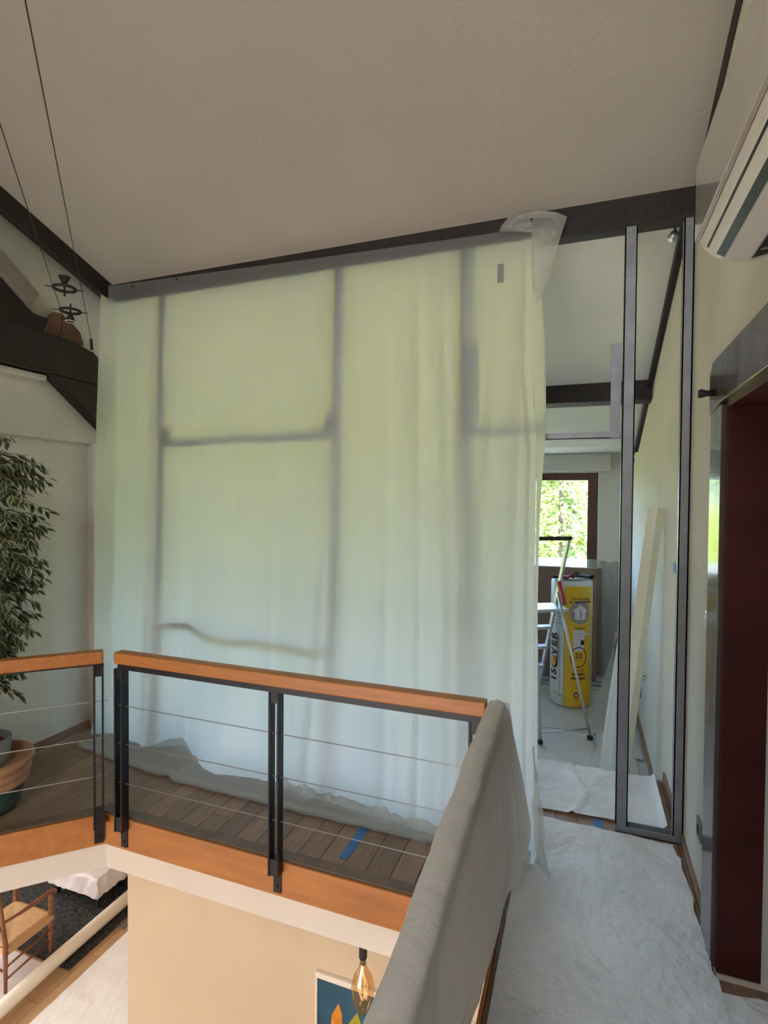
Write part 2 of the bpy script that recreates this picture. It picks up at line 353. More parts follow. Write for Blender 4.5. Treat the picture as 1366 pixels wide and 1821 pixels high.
# beige wall downstairs under the gallery (turns a corner away from us)
c = MB(); c.box(-3.015, XW, 2.95, 3.1, ZL, -0.30); c.box(-3.015, -2.9, 3.1, 6.3, ZL, -0.3); struct(c, 'wall_downstairs', M['beige'])
# downstairs ceiling left of the upper rooms, and slab behind
c = MB(); c.box(-6.9, -3.6, -4.7, 6.5, -0.34, -0.02); struct(c, 'ceiling.002', M['band'])
# gallery slab + landing slab: L shape with chamfered inner corner
ZSB = -0.302
def edge(x):   # gallery edge y for given x
    if x < -2.41: return YE + (x + 2.41)
    return YE
c = MB()
for (za, zb) in ((ZSB, -0.012),):
    c.prism([(-3.6, 1.02), (-3.39, 1.23), (-2.41, YE), (XWALK - 0.002, YE), (XWALK - 0.002, 3.685), (-3.6, 3.685)], za, zb, 'z')
    c.prism([(XWALK - 0.002, -4.7), (0.9, -4.7), (0.9, 3.685), (XWALK - 0.002, 3.685)], za, zb, 'z')
fl = struct(c, 'floor', M['band'])
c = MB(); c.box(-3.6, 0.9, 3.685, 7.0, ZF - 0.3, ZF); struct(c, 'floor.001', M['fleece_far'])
# dark board at the front of the step down
# parquet planks as parts of the floor
pl_w = 0.118
def plank_poly(name, poly, mat_=None, parent=fl, z0=-0.012, z1=0.0):
    mb = MB(); mb.prism(poly, z0, z1, 'z'); return mb.build(name, mat_ or M['parquet'], parent, bevel=0.0015)
x = -3.395; k = 0
while x < XWALK - 0.02:
    x1 = min(x + pl_w - 0.0025, XWALK - 0.004)
    ya0, ya1 = edge(x) + 0.065 * (1.414 if x < -2.41 else 1), edge(x1) + 0.065 * (1.414 if x1 < -2.41 else 1)
    cuts = [3.683]; y = 3.683 - (0.35 + 0.55 * random.random())
    while y > max(ya0, ya1) + 0.12: cuts.append(y); y -= 0.55 + 0.35 * random.random()
    for i, cy in enumerate(cuts):
        if i + 1 < len(cuts): poly = [(x, cuts[i + 1] + 0.0025), (x1, cuts[i + 1] + 0.0025), (x1, cy), (x, cy)]
        else: poly = [(x, ya0), (x1, ya1), (x1, cy), (x, cy)]
        plank_poly('floor_plank', poly)
    x += pl_w; k += 1
x = XWALK + 0.045
while x < XW - 0.02:
    x1 = min(x + pl_w - 0.0025, XW - 0.016)
    cuts = [3.683]; y = 3.683 - (0.45 + 0.5 * random.random())
    while y > 0.3: cuts.append(y); y -= 0.8 + 0.4 * random.random()
    cuts.append(-1.5)
    for a, b in zip(cuts[1:], cuts[:-1]): plank_poly('floor_plank', [(x, a + 0.0025), (x1, a + 0.0025), (x1, b), (x, b)])
    x += pl_w
for ya in (1.33, 1.55, 1.77, 1.99): plank_poly('floor_plank', [(XW - 0.01, ya), (0.88, ya), (0.88, ya + 0.217), (XW - 0.01, ya + 0.217)])
# nosing strips along the void
q = 0.062
plank_poly('edge_strip', [(-2.41, YE - 0.001), (XWALK, YE - 0.001), (XWALK, YE + q), (-2.41 - q * 0.414, YE + q)], M['nosing'], z1=0.006)
plank_poly('edge_strip', [(-2.41, YE - 0.001), (-2.41 - q * 0.414, YE + q), (-3.39, 1.23 + q * 1.414), (-3.39, 1.23)], M['nosing'], z1=0.006)
plank_poly('edge_strip', [(XWALK, -1.5), (XWALK + 0.042, -1.5), (XWALK + 0.042, 3.683), (XWALK, 3.683)], M['nosing'], z1=0.004)
# fascia boards facing the void (thing: fixed trim)
c = MB(); c.box(-2.41, XWALK - 0.02, YE - 0.016, YE - 0.001, -0.165, -0.001); struct(c, 'trim_5', M['fascia'], bevel=0.002)
c = MB(); a_ = 0.0113
c.prism([(-3.39 + a_, 1.23 - a_), (-2.41 + a_ * 0.6, YE - a_ * 1.4), (-2.41, YE - 0.001), (-3.39, 1.229)], -0.165, -0.001, 'z'); struct(c, 'trim_6', M['fascia'], bevel=0.002)
c = MB(); c.box(XWALK - 0.018, XWALK - 0.003, -1.5, YE - 0.017, -0.165, -0.001); struct(c, 'trim_7', M['fascia'], bevel=0.002)
# skirting boards
c = MB(); c.box(XL - 0.035, XL - 0.018, 1.25, 2.995, 0.0, 0.055); struct(c, 'baseboard_left', M['skirting'], bevel=0.002)
c = MB(); c.box(XW - 0.014, XW, 2.46, 3.68, 0.0, 0.055); c.box(XW - 0.014, XW, 3.70, YF, ZF, ZF + 0.07); struct(c, 'baseboard_right', M['skirting'], bevel=0.002)
# downstairs floor: boards
c = MB(); c.box(-6.9, 0.75, -4.7, 6.5, ZL - 0.12, ZL - 0.012); fl2 = struct(c, 'floor.002', M['lowfloor'])
for i in range(9):
    xa = -5.4 + i * 0.24
    for j in range(5):
        ya = 2.0 + j * 0.95 + (0.4 if i % 2 else 0)
        plank_poly('floor_board', [(xa, ya), (xa + 0.237, ya), (xa + 0.237, ya + 0.947), (xa, ya + 0.947)], M['lowfloor'], fl2, ZL - 0.012, ZL)

# left wall timber: tie beam, strut, corbel, rafters
def lf(poly, x0, x1, name, m, bevel=0.004):
    c = MB(); c.prism(poly, x0, x1, 'x'); return struct(c, name, m, bevel=bevel)
lf([(0.6, 2.518), (3.075, 2.518), (3.075, 2.625), (2.92, 2.735), (2.74, 2.772), (0.6, 2.772)], -3.395, -3.29, 'trim_8', M['beam'])
lf([(0.6, 2.772), (2.655, 2.775), (2.70, 2.80), (2.65, 2.878), (2.50, 2.884), (2.455, 2.91), (0.9, 4.1), (0.6, 4.1)], -3.395, -3.33, 'trim_9', M['beam'])
lf([(2.56, 2.772), (2.60, 2.87), (2.655, 2.94), (2.70, 2.945), (2.78, 2.905), (2.84, 2.86), (2.875, 2.775)], -3.385, -3.325, 'trim_10', M['redbeam'], 0.008)
lf([(2.60, 2.515), (3.07, 2.515), (3.085, 2.47), (3.075, 2.165)], -3.395, -3.30, 'trim_11', M['beam'])
lf([(0.6, 2.475), (2.60, 2.475), (2.60, 2.508), (0.6, 2.508)], -3.398, -3.345, 'trim_12', M['whitepaint'], 0.002)
lf([(2.452, 2.913), (2.521, 3.005), (1.2, 3.99), (1.2, 3.85)], -3.398, -3.30, 'trim_13', M['shadeledge'], 0.004)
lf([(2.997, 0.0), (3.09, 0.0), (3.09, 2.13), (2.997, 2.10)], -3.402, -3.385, 'trim_14', M['whitepaint'], 0.003)

# ------------------------------------------------------------------ door in the right wall (casing, lintel, jamb)
c = MB(); c.box(XW - 0.028, XW + 0.0, 2.26, 2.44, 0.0, 2.06); d1 = struct(c, 'door_1', M['casing'], bevel=0.003)
c = MB(); c.prism([(1.10, 2.068), (2.26, 2.068), (2.44, 2.045), (2.445, 2.20), (2.40, 2.243), (1.10, 2.243)], XW - 0.033, XW - 0.001, 'x'); c.build('lintel', M['casing'], d1, bevel=0.003)
c = MB(); c.box(XW - 0.012, XW + 0.125, 2.236, 2.2595, 0.0, 2.068); c.build('jamb', M['door'], d1, bevel=0.002)
c = MB(); c.box(XW - 0.012, XW + 0.125, 1.30, 2.236, 2.045, 2.069); c.build('head_jamb', M['door'], d1, bevel=0.002)
c = MB(); c.lathe([(0.0, 0), (0.013, 0), (0.011, 0.03), (0.017, 0.05), (0.015, 0.058), (0.0, 0.058)], n=14)
c.v = [(XW - 0.03 - z, 2.345 + x * 1.0, 2.115 + y) for x, y, z in c.v]
tag(c.build('coat_peg', M['beam'], smooth=True), 'small dark turned peg on the lintel corner of the door casing', 'peg')
# room beyond the door: white wall with skirting
c = MB(); c.box(0.64, 1.9, 2.30, 2.42, -0.3, 2.6); c.box(1.8, 1.95, 0.2, 2.4, -0.3, 2.6); c.box(0.64, 1.9, 0.9, 1.0, -0.3, 2.6); c.box(0.6, 1.95, 0.9, 2.4, 2.5, 2.6); c.box(0.88, 1.95, 0.9, 2.4, -0.2, -0.012); struct(c, 'wall_next_room', M['wall2'])
c = MB(); c.box(0.645, 1.8, 2.285, 2.30, -0.005, 0.09); struct(c, 'baseboard_next_room', M['skirting'])

# ------------------------------------------------------------------ windows
def sash(name, x0, x1, z0, z1, y, fw=0.11, mull=()):
    c = MB(); 
    c.box(x0, x0 + fw, y, y + 0.07, z0, z1); c.box(x1 - fw, x1, y, y + 0.07, z0, z1)
    c.box(x0 + fw, x1 - fw, y, y + 0.07, z1 - 0.085, z1); c.box(x0 + fw, x1 - fw, y, y + 0.07, z0, z0 + 0.085)
    for mx in mull: c.box(mx - 0.06, mx + 0.06, y, y + 0.07, z0 + 0.085, z1 - 0.085)
    w = struct(c, name, M['winwood'], bevel=0.004)
    xs = [x0 + fw] + [t for m_ in mull for t in (m_ - 0.06, m_ + 0.06)] + [x1 - fw]
    for a, b in zip(xs[::2], xs[1::2]):
        g = MB(); g.box(a, b, y + 0.03, y + 0.036, z0 + 0.085, z1 - 0.085); g.build('pane', M['glass'], w)
    return w
w1 = sash('window_1', -1.45, 0.146, 0.74, 2.048, YF + 0.02, 0.115, (-0.82,))
w2 = sash('door_2', -3.25, -1.60, ZF, 2.048, YF + 0.02, 0.10, (-2.42,))
c = MB(); c.box(-3.2, 0.273, YF - 0.10, YF - 0.001, 2.066, 2.268)
tag(c.build('roller_shutter_box', M['whitepaint'], bevel=0.006), 'long white roller shutter box above the far window', 'shutter box')

# ------------------------------------------------------------------ partition framing: galvanised channels
def channel(mb, p, q, w, d, face='y', t=0.006, lip=True):
    """C profile from p to q (vertical): web on +x side, flanges along y"""
    x, y, z0 = p; z1 = q
    mb.box(x, x + t, y, y + d, z0, z1)
    mb.box(x, x + w, y, y + t, z0, z1); mb.box(x, x + w, y + d - t, y + d, z0, z1)
    mb.box(x + w - t, x + w, y, y + 0.012, z0, z1); mb.box(x + w - t, x + w, y + d - 0.012, y + d, z0, z1)
pf = thing('partition_frame', (0.2, YP + 0.03, 0), 'galvanised metal stud frame standing under the dark ceiling beam, half behind plastic', 'stud frame')
studs = [(-2.79, 0.05), (-1.455, 0.05), (-0.69, 0.05), (0.172, 0.058), (XW - 0.048, 0.046)]
for i, (xs, w) in enumerate(studs):
    c = MB(); channel(c, (xs, YP - 0.005 if i > 2 else YP + 0.022, 0.006), 3.094 if i > 2 else 3.09, w, 0.05)
    # small screw heads on the front face
    for zz in (0.7, 1.55, 2.35, 2.85): c.box(xs + w * 0.5 - 0.004, xs + w * 0.5 + 0.004, (YP - 0.008 if i > 2 else YP + 0.019), (YP - 0.004 if i > 2 else YP + 0.023), zz - 0.004, zz + 0.004)
    c.build('stud', M['zinc'], pf)
def u_track(name, x0, x1, z, y=YP + 0.022, h=0.035, up=1, d=0.05):
    c = MB(); t = 0.005
    c.box(x0, x1, y, y + d, z, z + t); c.box(x0, x1, y, y + t, z, z + h * up) if up > 0 else c.box(x0, x1, y, y + t, z - h, z)
    (c.box(x0, x1, y + d - t, y + d, z, z + h) if up > 0 else c.box(x0, x1, y + d - t, y + d, z - h, z))
    return c.build(name, M['zinc'], pf)
u_track('floor_track', 0.172, XW - 0.002, 0.001, YP - 0.008, 0.036, d=0.058)
u_track('header_track', -0.64, 0.172, 2.035); u_track('header_track', -2.74, -1.455, 2.05); u_track('crossbar', -2.74, -1.41, 0.815)
for xs, za, zb in ((0.118, 2.035, 2.52), (-0.635, 2.035, 2.56), (-1.50, 2.05, 2.20), (-2.735, 2.05, 2.17)):
    c = MB(); c.box(xs, xs + 0.048, YP + 0.0195, YP + 0.0215, za, zb); c.box(xs, xs + 0.005, YP + 0.022, YP + 0.07, za, zb); c.build('track_tab', M['zinc'], pf)

# ------------------------------------------------------------------ hanging plastic sheet
cur = thing('plastic_sheet', (-1.8, 2.8, 0), 'large translucent plastic dust sheet hung from the beam over the partition frame', 'plastic sheet')
def lerp(a, b, t): return a + (b - a) * t
def interp(pts, x):
    if x <= pts[0][0]: return pts[0][1]
    for (x0, v0), (x1, v1) in zip(pts, pts[1:]):
        if x <= x1: return lerp(v0, v1, (x - x0) / (x1 - x0))
    return pts[-1][1]
botY = [(-3.3, 2.93), (-3.05, 2.955), (-2.75, 2.93), (-2.56, 2.99), (-2.3, 2.84), (-2.1, 2.775), (-1.75, 2.79), (-1.28, 2.745), (-0.67, 2.67), (-0.19, 2.63)]
def right_x(z): return interp([(0, -0.195), (0.5, -0.215), (1.2, -0.232), (2.0, -0.238), (2.4, -0.275), (3.2, -0.283)], z)
def fold(x, z):
    g = 1 - z / 3.2; g = max(g, 0)
    f = 0.020 * sin(9.5 * x + 1.2 * sin(1.3 * z)) * (0.35 + 0.65 * g)
    for xc, wd, am, dr in ((-0.93, 0.035, 0.030, 0.05), (-1.40, 0.05, 0.02, -0.02), (-2.86, 0.06, 0.03, 0.02), (-0.62, 0.07, 0.028, 0.02), (-0.45, 0.04, 0.018, -0.03),
                           (-2.95, 0.03, 0.016, 0.0), (-0.33, 0.03, 0.018, 0.0), (-1.85, 0.03, 0.010, 0.02), (-2.42, 0.025, 0.008, -0.02), (-1.12, 0.03, 0.010, 0.04), (-0.78, 0.03, 0.012, 0.05)):
        xx = xc + dr * (3.1 - z)
        f -= am * math.exp(-((x - xx) / wd) ** 2) * (0.3 + 0.7 * min(1, g * 1.6))
    f += 0.012 * fbm(x * 2.5, z * 0.5, 1.3) + 0.004 * fbm(x * 9, z * 2.0, 4.1)
    # slanting tension creases near the top
    f += 0.006 * sin(26 * (z + 0.28 * x)) * math.exp(-((z - 2.75) / 0.22) ** 2) * math.exp(-((x + 2.1) / 0.8) ** 2)
    return f
def curtain(u, v):
    z = interp([(0, 3.235), (0.58, 3.19), (0.9, 3.17), (1, 3.165)], u) * (1 - v)
    xl, xr = -3.285, right_x(z)
    x = lerp(xl, xr, u)
    # left gather: sheet turns the corner towards the side wall
    g = max(0, min(1, (x + 3.285) / 0.10))
    yt = YP - 0.012
    h = (v ** 1.9)
    yb = interp(botY, x)
    y = lerp(yt, yb, h) + fold(x, z) * min(1, v * 7) + (0.0 if z < 3.09 else 0)
    y = min(y, YP - 0.012 + (0.05 if 0.05 < z < 3.05 and x > -2.7 else 0.0) * 0)
    if x < -3.18: y -= (1 - g) * (0.035 + 0.10 * math.sin(pi * min(1, v)) * 0.5)
    if z < 0.10: y -= 0.02 * (1 - z / 0.10)
    if u > 0.985: y -= 0.02 * min(1, v * 6)
    zz = z
    if v > 0.995: zz = 0.012
    return (x, y, max(zz, 0.012))
c = MB(); c.grid(curtain, 230, 120)
c.build('hanging_panel', M['film'], cur, smooth=True, fix=False)
# right hand edge lip: narrow roll of film folding back
def lip(u, v):
    z = 3.14 * (1 - v) + 0.02
    x = right_x(z); w = 0.055 * math.exp(-((z - 2.45) / 0.5) ** 2) + 0.014
    yb = lerp(YP - 0.012, 2.63, v ** 1.9) - 0.02 + 0.012 * fbm(z * 2, 3)
    return (x + w * sin(u * pi * 0.75), yb + 0.05 * u, z)
c = MB(); c.grid(lip, 6, 60); c.build('edge_fold', M['film'], cur, smooth=True, fix=False)
# trailing skirt on the floor
frontY = [(-3.3, 2.73), (-2.95, 2.665), (-2.68, 2.635), (-2.42, 2.60), (-2.36, 2.625), (-2.3, 2.585), (-1.6, 2.572), (-1.2, 2.563), (-0.65, 2.57), (-0.19, 2.50)]
def skirt(u, v):
    x = lerp(-3.22, -0.175, u); yb = interp(botY, x) - 0.015; yf = interp(frontY, x) + 0.012 * fbm(x * 6, 2.2)
    y = lerp(yb, yf, v)
    pk = math.exp(-((x + 2.56) / 0.14) ** 2) * 0.055 * (1 - v)
    z = 0.010 + pk + 0.008 * abs(fbm(x * 5, y * 9)) * (1 if v < 0.9 else 0.4) + 0.03 * (1 - v) ** 3 * (0.5 + 0.5 * sin(x * 37)) * (1 if x > -1.7 else 0.25)
    if abs(x + 2.33) < 0.05: z += 0.012 * (1 - abs(x + 2.33) / 0.05)
    return (x, y, z)
c = MB(); c.grid(skirt, 150, 14); c.build('floor_skirt', M['skirt'], cur, smooth=True, fix=False)
# folded front hem of the skirt (double film, paler)
def hem(u, v):
    x = lerp(-3.22, -0.62, u); yf = interp(frontY, x) + 0.012 * fbm(x * 6, 2.2)
    return (x, yf + 0.05 * v + 0.01 * fbm(x * 4, 7), 0.026 + 0.004 * sin(v * pi))
c = MB(); c.grid(hem, 120, 3); c.build('folded_hem', M['flap'], cur, smooth=True, fix=False)
# crumpled frill along the fold at floor level
def frill(u, v):
    x = lerp(-1.62, -0.21, u); yb = interp(botY, x) - 0.03
    return (x, yb - 0.05 * v - 0.012 * fbm(x * 14, v * 3), 0.03 + 0.045 * sin(v * pi) * (0.7 + 0.9 * fbm(x * 12, 1.1)) + 0.01)
c = MB(); c.grid(frill, 120, 8); c.build('crumpled_fold', M['film'], cur, smooth=True, fix=False)
# flared foot at the right hand end, spreading over the landing sheet
def foot(u, v):
    a = u; z = 0.50 * (1 - v) + 0.016
    x = -0.215 + 0.045 * v * a + 0.02 * fbm(z * 6, a * 2); y = lerp(2.70, 2.52, v ** 1.3 * a) - 0.10 * a * (1 - v) * 0.2
    return (x + 0.05 * a * v, y - 0.05 * v, z + 0.008 * abs(fbm(a * 5, v * 5)))
c = MB(); c.grid(foot, 14, 20); c.build('flared_foot', M['flap'], cur, smooth=True, fix=False)
# loose flap lapping over the beam at the top right
fp = [(-0.455, 3.155), (-0.44, 3.185), (-0.405, 3.216), (-0.33, 3.228), (-0.24, 3.226), (-0.16, 3.205), (-0.108, 3.172), (-0.135, 3.09), (-0.165, 2.98), (-0.20, 2.86), (-0.25, 2.745), (-0.275, 2.83), (-0.28, 3.0), (-0.285, 3.12), (-0.37, 3.14)]
c = MB(); n_ = len(fp); ctr = (-0.27, 3.14)
vs = [(ctr[0], YP - 0.045, ctr[1])]; rings = 6
for r in range(1, rings + 1):
    for i, (fx, fz) in enumerate(fp):
        t = r / rings; xx = lerp(ctr[0], fx, t); zz = lerp(ctr[1], fz, t)
        vs.append((xx, YP - 0.035 - 0.022 * abs(fbm(xx * 12, zz * 10, 2)) - (0.012 if r == rings else 0), zz))
fs = [(0, 1 + i, 1 + (i + 1) % n_) for i in range(n_)]
for r in range(rings - 1):
    for i in range(n_): fs.append((1 + r * n_ + i, 1 + (r + 1) * n_ + i, 1 + (r + 1) * n_ + (i + 1) % n_, 1 + r * n_ + (i + 1) % n_))
c.add(vs, fs); c.build('loose_flap', M['flap'], cur, smooth=True, fix=False)
for sx_, sz_ in ((-3.02, 3.20), (-2.63, 3.20), (-1.62, 3.19), (-0.79, 3.185), (-0.285, 3.185)):
    c = MB(); c.lathe([(0.0, 0), (0.006, 0.0), (0.006, 0.005), (0, 0.007)], n=10)
    c.v = [(sx_ + x, YP - 0.022 - z - (0.035 if sx_ > -0.3 else 0), sz_ + y) for x, y, z in c.v]; c.build('screw', M['black'], cur)
c = MB(); c.box(-0.462, -0.430, YP - 0.036, YP - 0.033, 2.885, 2.985); c.build('tape_patch', M['greyprint'], cur)

# ------------------------------------------------------------------ balustrades
def wire_seg(parent, p, q, r=0.0022):
    c = MB(); c.tube([p, q], r, 6); c.build('wire', M['wire'], parent)
WZ = (0.617, 0.416, 0.208)
ba = thing('balustrade', (-1.3, 2.17, 0), 'long straight balustrade with orange wood handrail, black posts and wires before the plastic sheet', 'balustrade')
c = MB(); c.box(-2.285, -0.358, 2.142, 2.202, 0.842, 0.902); c.build('handrail', M['rail'], ba, bevel=0.006)
c = MB(); c.box(-2.265, -0.375, 2.150, 2.195, 0.814, 0.8415); c.build('rail_plate', M['steel'], ba)
for i, xp in enumerate((-2.287, -1.355, -0.425)):
    po = MB(); po.box(xp, xp + 0.009, 2.145, 2.193, -0.045, 0.814); po.box(xp + 0.045, xp + 0.054, 2.145, 2.193, -0.045, 0.814)
    p = po.build('post', M['steel'], ba, bevel=0.001)
    s_ = MB(); s_.box(xp + 0.009, xp + 0.045, 2.15, 2.19, 0.765, 0.814); s_.build('spacer', M['steel'], p)
    s_ = MB(); s_.box(xp + 0.009, xp + 0.045, 2.15, 2.19, -0.043, 0.035); s_.build('spacer', M['steel'], p)
    s_ = MB(); s_.box(xp + 0.007, xp + 0.047, 2.186, 2.1935, -0.145, -0.0); s_.tube([(xp + 0.027, 2.187, -0.115), (xp + 0.027, 2.181, -0.115)], 0.007, 8); s_.build('mounting_plate', M['steel'], p)
for z in WZ: wire_seg(ba, (-2.30, 2.17, z), (-0.37, 2.17, z))
# chamfered balustrade: along (-1,-1)/sqrt2 , origin at inner corner
bb = thing('balustrade', (-2.6, 1.95, 0), 'short angled balustrade beside the potted fig at the left wall', 'balustrade')
U = Vector((-0.70711, -0.70711, 0)); N = Vector((0.70711, -0.70711, 0)); O = Vector((-2.41, 2.21, 0))
def A(s, n, z): v = O + U * s + N * n; return (v.x, v.y, z)
def abox(mb, s0, s1, n0, n1, z0, z1):
    vs = [A(s, n, z) for z in (z0, z1) for s, n in ((s0, n0), (s1, n0), (s1, n1), (s0, n1))]
    mb.add(vs, [(0, 3, 2, 1), (4, 5, 6, 7), (0, 1, 5, 4), (1, 2, 6, 5), (2, 3, 7, 6), (3, 0, 4, 7)])
off = 0.0
c = MB(); abox(c, 0.01, 1.36, 0.025, 0.085, 0.834, 0.898); c.build('handrail', M['rail'], bb, bevel=0.006)
c = MB(); abox(c, 0.012, 1.36, 0.037, 0.072, 0.824, 0.8335); c.build('rail_plate', M['steel'], bb)
for s0 in (0.008, 1.15):
    po = MB(); abox(po, s0, s0 + 0.009, 0.03, 0.078, -0.045, 0.824); abox(po, s0 + 0.040, s0 + 0.049, 0.03, 0.078, -0.045, 0.824)
    p = po.build('post', M['steel'], bb, bevel=0.001)
    s_ = MB(); abox(s_, s0 + 0.009, s0 + 0.040, 0.034, 0.074, 0.765, 0.823); s_.build('spacer', M['steel'], p)
    s_ = MB(); abox(s_, s0 + 0.009, s0 + 0.040, 0.034, 0.074, -0.045, 0.055); s_.build('spacer', M['steel'], p)
    s_ = MB(); abox(s_, s0 + 0.002, s0 + 0.047, 0.022, 0.03, -0.145, 0.0)
    s_.tube([A(s0 + 0.0245, 0.03, -0.115), A(s0 + 0.0245, 0.037, -0.115)], 0.008, 8); s_.build('mounting_plate', M['steel'], p)
for z in (0.628, 0.43, 0.229): wire_seg(bb, A(-0.012, 0.055, z), A(1.3, 0.055, z))
# balustrade along the landing under the drape
bl = thing('balustrade', (-0.32, 0.8, 0), 'landing balustrade hidden under draped grey film along the walkway', 'balustrade')
c = MB(); c.prism([(-0.346, 2.13), (-0.293, 2.13), (-0.245, 0.45), (-0.245, -1.4), (-0.298, -1.4), (-0.298, 0.45)], 0.825, 0.885, 'z'); c.build('handrail', M['rail'], bl, bevel=0.006)
for yp_ in (2.03, 0.95, -0.15, -1.2):
    sx0 = 0.034 * min(1.45, max(0, 1.95 - yp_))
    po = MB(); po.box(-0.343 + sx0, -0.300 + sx0, yp_, yp_ + 0.009, 0.03, 0.825); po.box(-0.343 + sx0, -0.300 + sx0, yp_ + 0.04, yp_ + 0.049, 0.03, 0.825)
    p = po.build('post', M['steel'], bl)
    s_ = MB(); s_.box(-0.340 + sx0, -0.304 + sx0, yp_ + 0.009, yp_ + 0.04, -0.012, 0.05); s_.build('spacer', M['steel'], p)
for z in WZ: wire_seg(bl, (-0.27, -1.3, z), (-0.27, 0.45, z)); wire_seg(bl, (-0.27, 0.45, z), (-0.323, 2.07, z))
# drape over it
def drape_sec(t):
    """(x,z) around the rail: t 0..1 from void-side hem, over the rail, to walkway-side hem"""
    P = [(0.0, -0.372, -0.06), (0.22, -0.368, 0.62), (0.33, -0.362, 0.85), (0.38, -0.350, 0.893), (0.43, -0.318, 0.903), (0.48, -0.286, 0.893), (0.52, -0.278, 0.86), (0.56, -0.284, 0.80),
         (0.66, -0.286, 0.62), (0.80, -0.296, 0.36), (1.0, -0.334, 0.022)]
    for a, b in zip(P, P[1:]):
        if t <= b[0]:
            k = (t - a[0]) / (b[0] - a[0]); return lerp(a[1], b[1], k), lerp(a[2], b[2], k)
    return P[-1][1:]
def drape(u, v):
    y = lerp(-1.3, 2.19, v ** 0.8); x, z = drape_sec(u)
    if u > 0.5:
        k = (u - 0.5) / 0.5
        fl_ = max(0, (y - 1.62) / 0.57)            # flare at the far end
        x += fl_ ** 2 * (0.115 * min(1, k * 1.6)) * (1 if k < 0.9 else 1)
        hk = k * (1 - 0.8 * k * (1 - min(1, fl_)))
        x += 0.020 * fbm(y * 3.0, z * 0.8) * hk + 0.010 * sin(y * 11 + 2 * z) * k * (0.4 + 0.6 * fl_)
        x += 0.022 * sin(y * 4.3) * hk * 0.5 + 0.006 * sin(y * 23 + 1.5 * z) * hk
        if fl_ > 0.3: z = z + (0.155 * k * k) * min(1, (fl_ - 0.3) / 0.6)
        z += 0.012 * fbm(y * 5, 3.3) * k * k
        x = min(x, -0.18)
    else:
        x += 0.010 * fbm(y * 2.5, z)
    x += 0.034 * max(0, min(1.5, 1.95 - y))
    if v > 0.985: y += 0.01
    return (x, y, z)
dr = MB(); dr.grid(drape, 60, 170)
# closed far end: film hanging over the end of the rail
def endcap(u, v):
    x0, z0 = drape(lerp(0.40, 0.52, u), 1.0)[0], 0.895 - 0.004 * abs(u - 0.5)
    x = lerp(x0, lerp(-0.345, -0.235, u), v); z = lerp(z0, 0.62, v); return (x, 2.20 + 0.018 * v + 0.01 * sin(u * 9) * v, z)
dr.grid(endcap, 10, 10)
tag(dr.build('draped_film', M['drape'], smooth=True, fix=False), 'grey plastic film draped over the balustrade that runs along the walkway', 'plastic film')

# ------------------------------------------------------------------ protective sheets on the floor
def rightedge(y):
    if y > 2.215: return 0.452 + 0.014 * fbm(y * 7, 1.0) + 0.012 * min(1, max(0, (2.9 - y))) - (0.02 if y > 2.9 else 0)
    return 0.80 if 1.34 < y < 2.19 else 0.478
c = MB()
def near_sheet(u, v):
    y = lerp(-1.4, 3.0, v)
    l = -0.272 if y < 2.55 else -0.24; r = min(rightedge(y), 0.46) if y > 2.19 else 0.47
    x = lerp(l, r, u); far = 2.965 + 0.035 * sin(2.2 * u + 0.6) + 0.008 * fbm(x * 9, 5)
    y = min(y, far) if v < 1 else far
    z = 0.010 + 0.012 * abs(fbm(x * 3 + 0.5 * y, y * 2.2)) + 0.004 * abs(fbm(x * 11, y * 9))
    if x < -0.16 and y > 2.2: z += 0.02 * (1 - (x + 0.27) / 0.11) * (0.5 + 0.5 * sin(y * 21))
    return (x, y, max(z, 0.008))
c.grid(near_sheet, 44, 220)
c.grid(lambda u, v: (lerp(0.469, 0.86, u), lerp(1.33, 2.17 + 0.018 * fbm(u * 5, 2) - 0.03 * (1 - u), v), 0.010 + 0.006 * abs(fbm(u * 3, v * 4))), 10, 20)
tag(c.build('protective_sheet', M['fleece'], smooth=True, fix=False), 'wrinkled white floor sheet covering the walkway from the camera to the partition', 'floor sheet')
c = MB()
def sheet2(u, v):
    x = lerp(-1.9, 0.425, u); y = lerp(3.10 + 0.012 * sin(x * 5), 3.678, v)
    if x > 0.15: y = lerp(3.045 + 0.06, 3.678, v)
    z = 0.009 + 0.010 * abs(fbm(x * 4, y * 5)) + (0.012 if abs(x + 0.02 + 0.04 * sin(y * 9)) < 0.012 else 0)
    if x > 0.40: z += (x - 0.40) * 1.2
    return (x, y, z)
c.grid(sheet2, 110, 34)
c.grid(lambda u, v: (lerp(-1.9, 0.425, u), 3.679 + 0.014 * sin(v * 1.5), 0.014 - 0.25 * v), 60, 4)
tag(c.build('protective_sheet', M['fleece'], smooth=True, fix=False), 'crinkled white floor sheet just beyond the partition, ending at the step down', 'floor sheet')
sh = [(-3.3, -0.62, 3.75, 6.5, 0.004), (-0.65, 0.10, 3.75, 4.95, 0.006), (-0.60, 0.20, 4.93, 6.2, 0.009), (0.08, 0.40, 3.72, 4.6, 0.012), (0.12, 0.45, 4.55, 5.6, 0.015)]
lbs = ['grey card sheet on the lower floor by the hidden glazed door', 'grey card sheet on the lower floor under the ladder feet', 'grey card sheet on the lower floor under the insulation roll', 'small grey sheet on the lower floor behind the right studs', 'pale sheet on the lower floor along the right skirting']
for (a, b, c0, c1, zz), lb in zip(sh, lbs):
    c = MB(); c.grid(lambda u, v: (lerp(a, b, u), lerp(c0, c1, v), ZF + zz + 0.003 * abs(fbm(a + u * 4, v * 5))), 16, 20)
    tag(c.build('floor_card', M['fleece_far'], smooth=True, fix=False), lb, 'floor sheet')
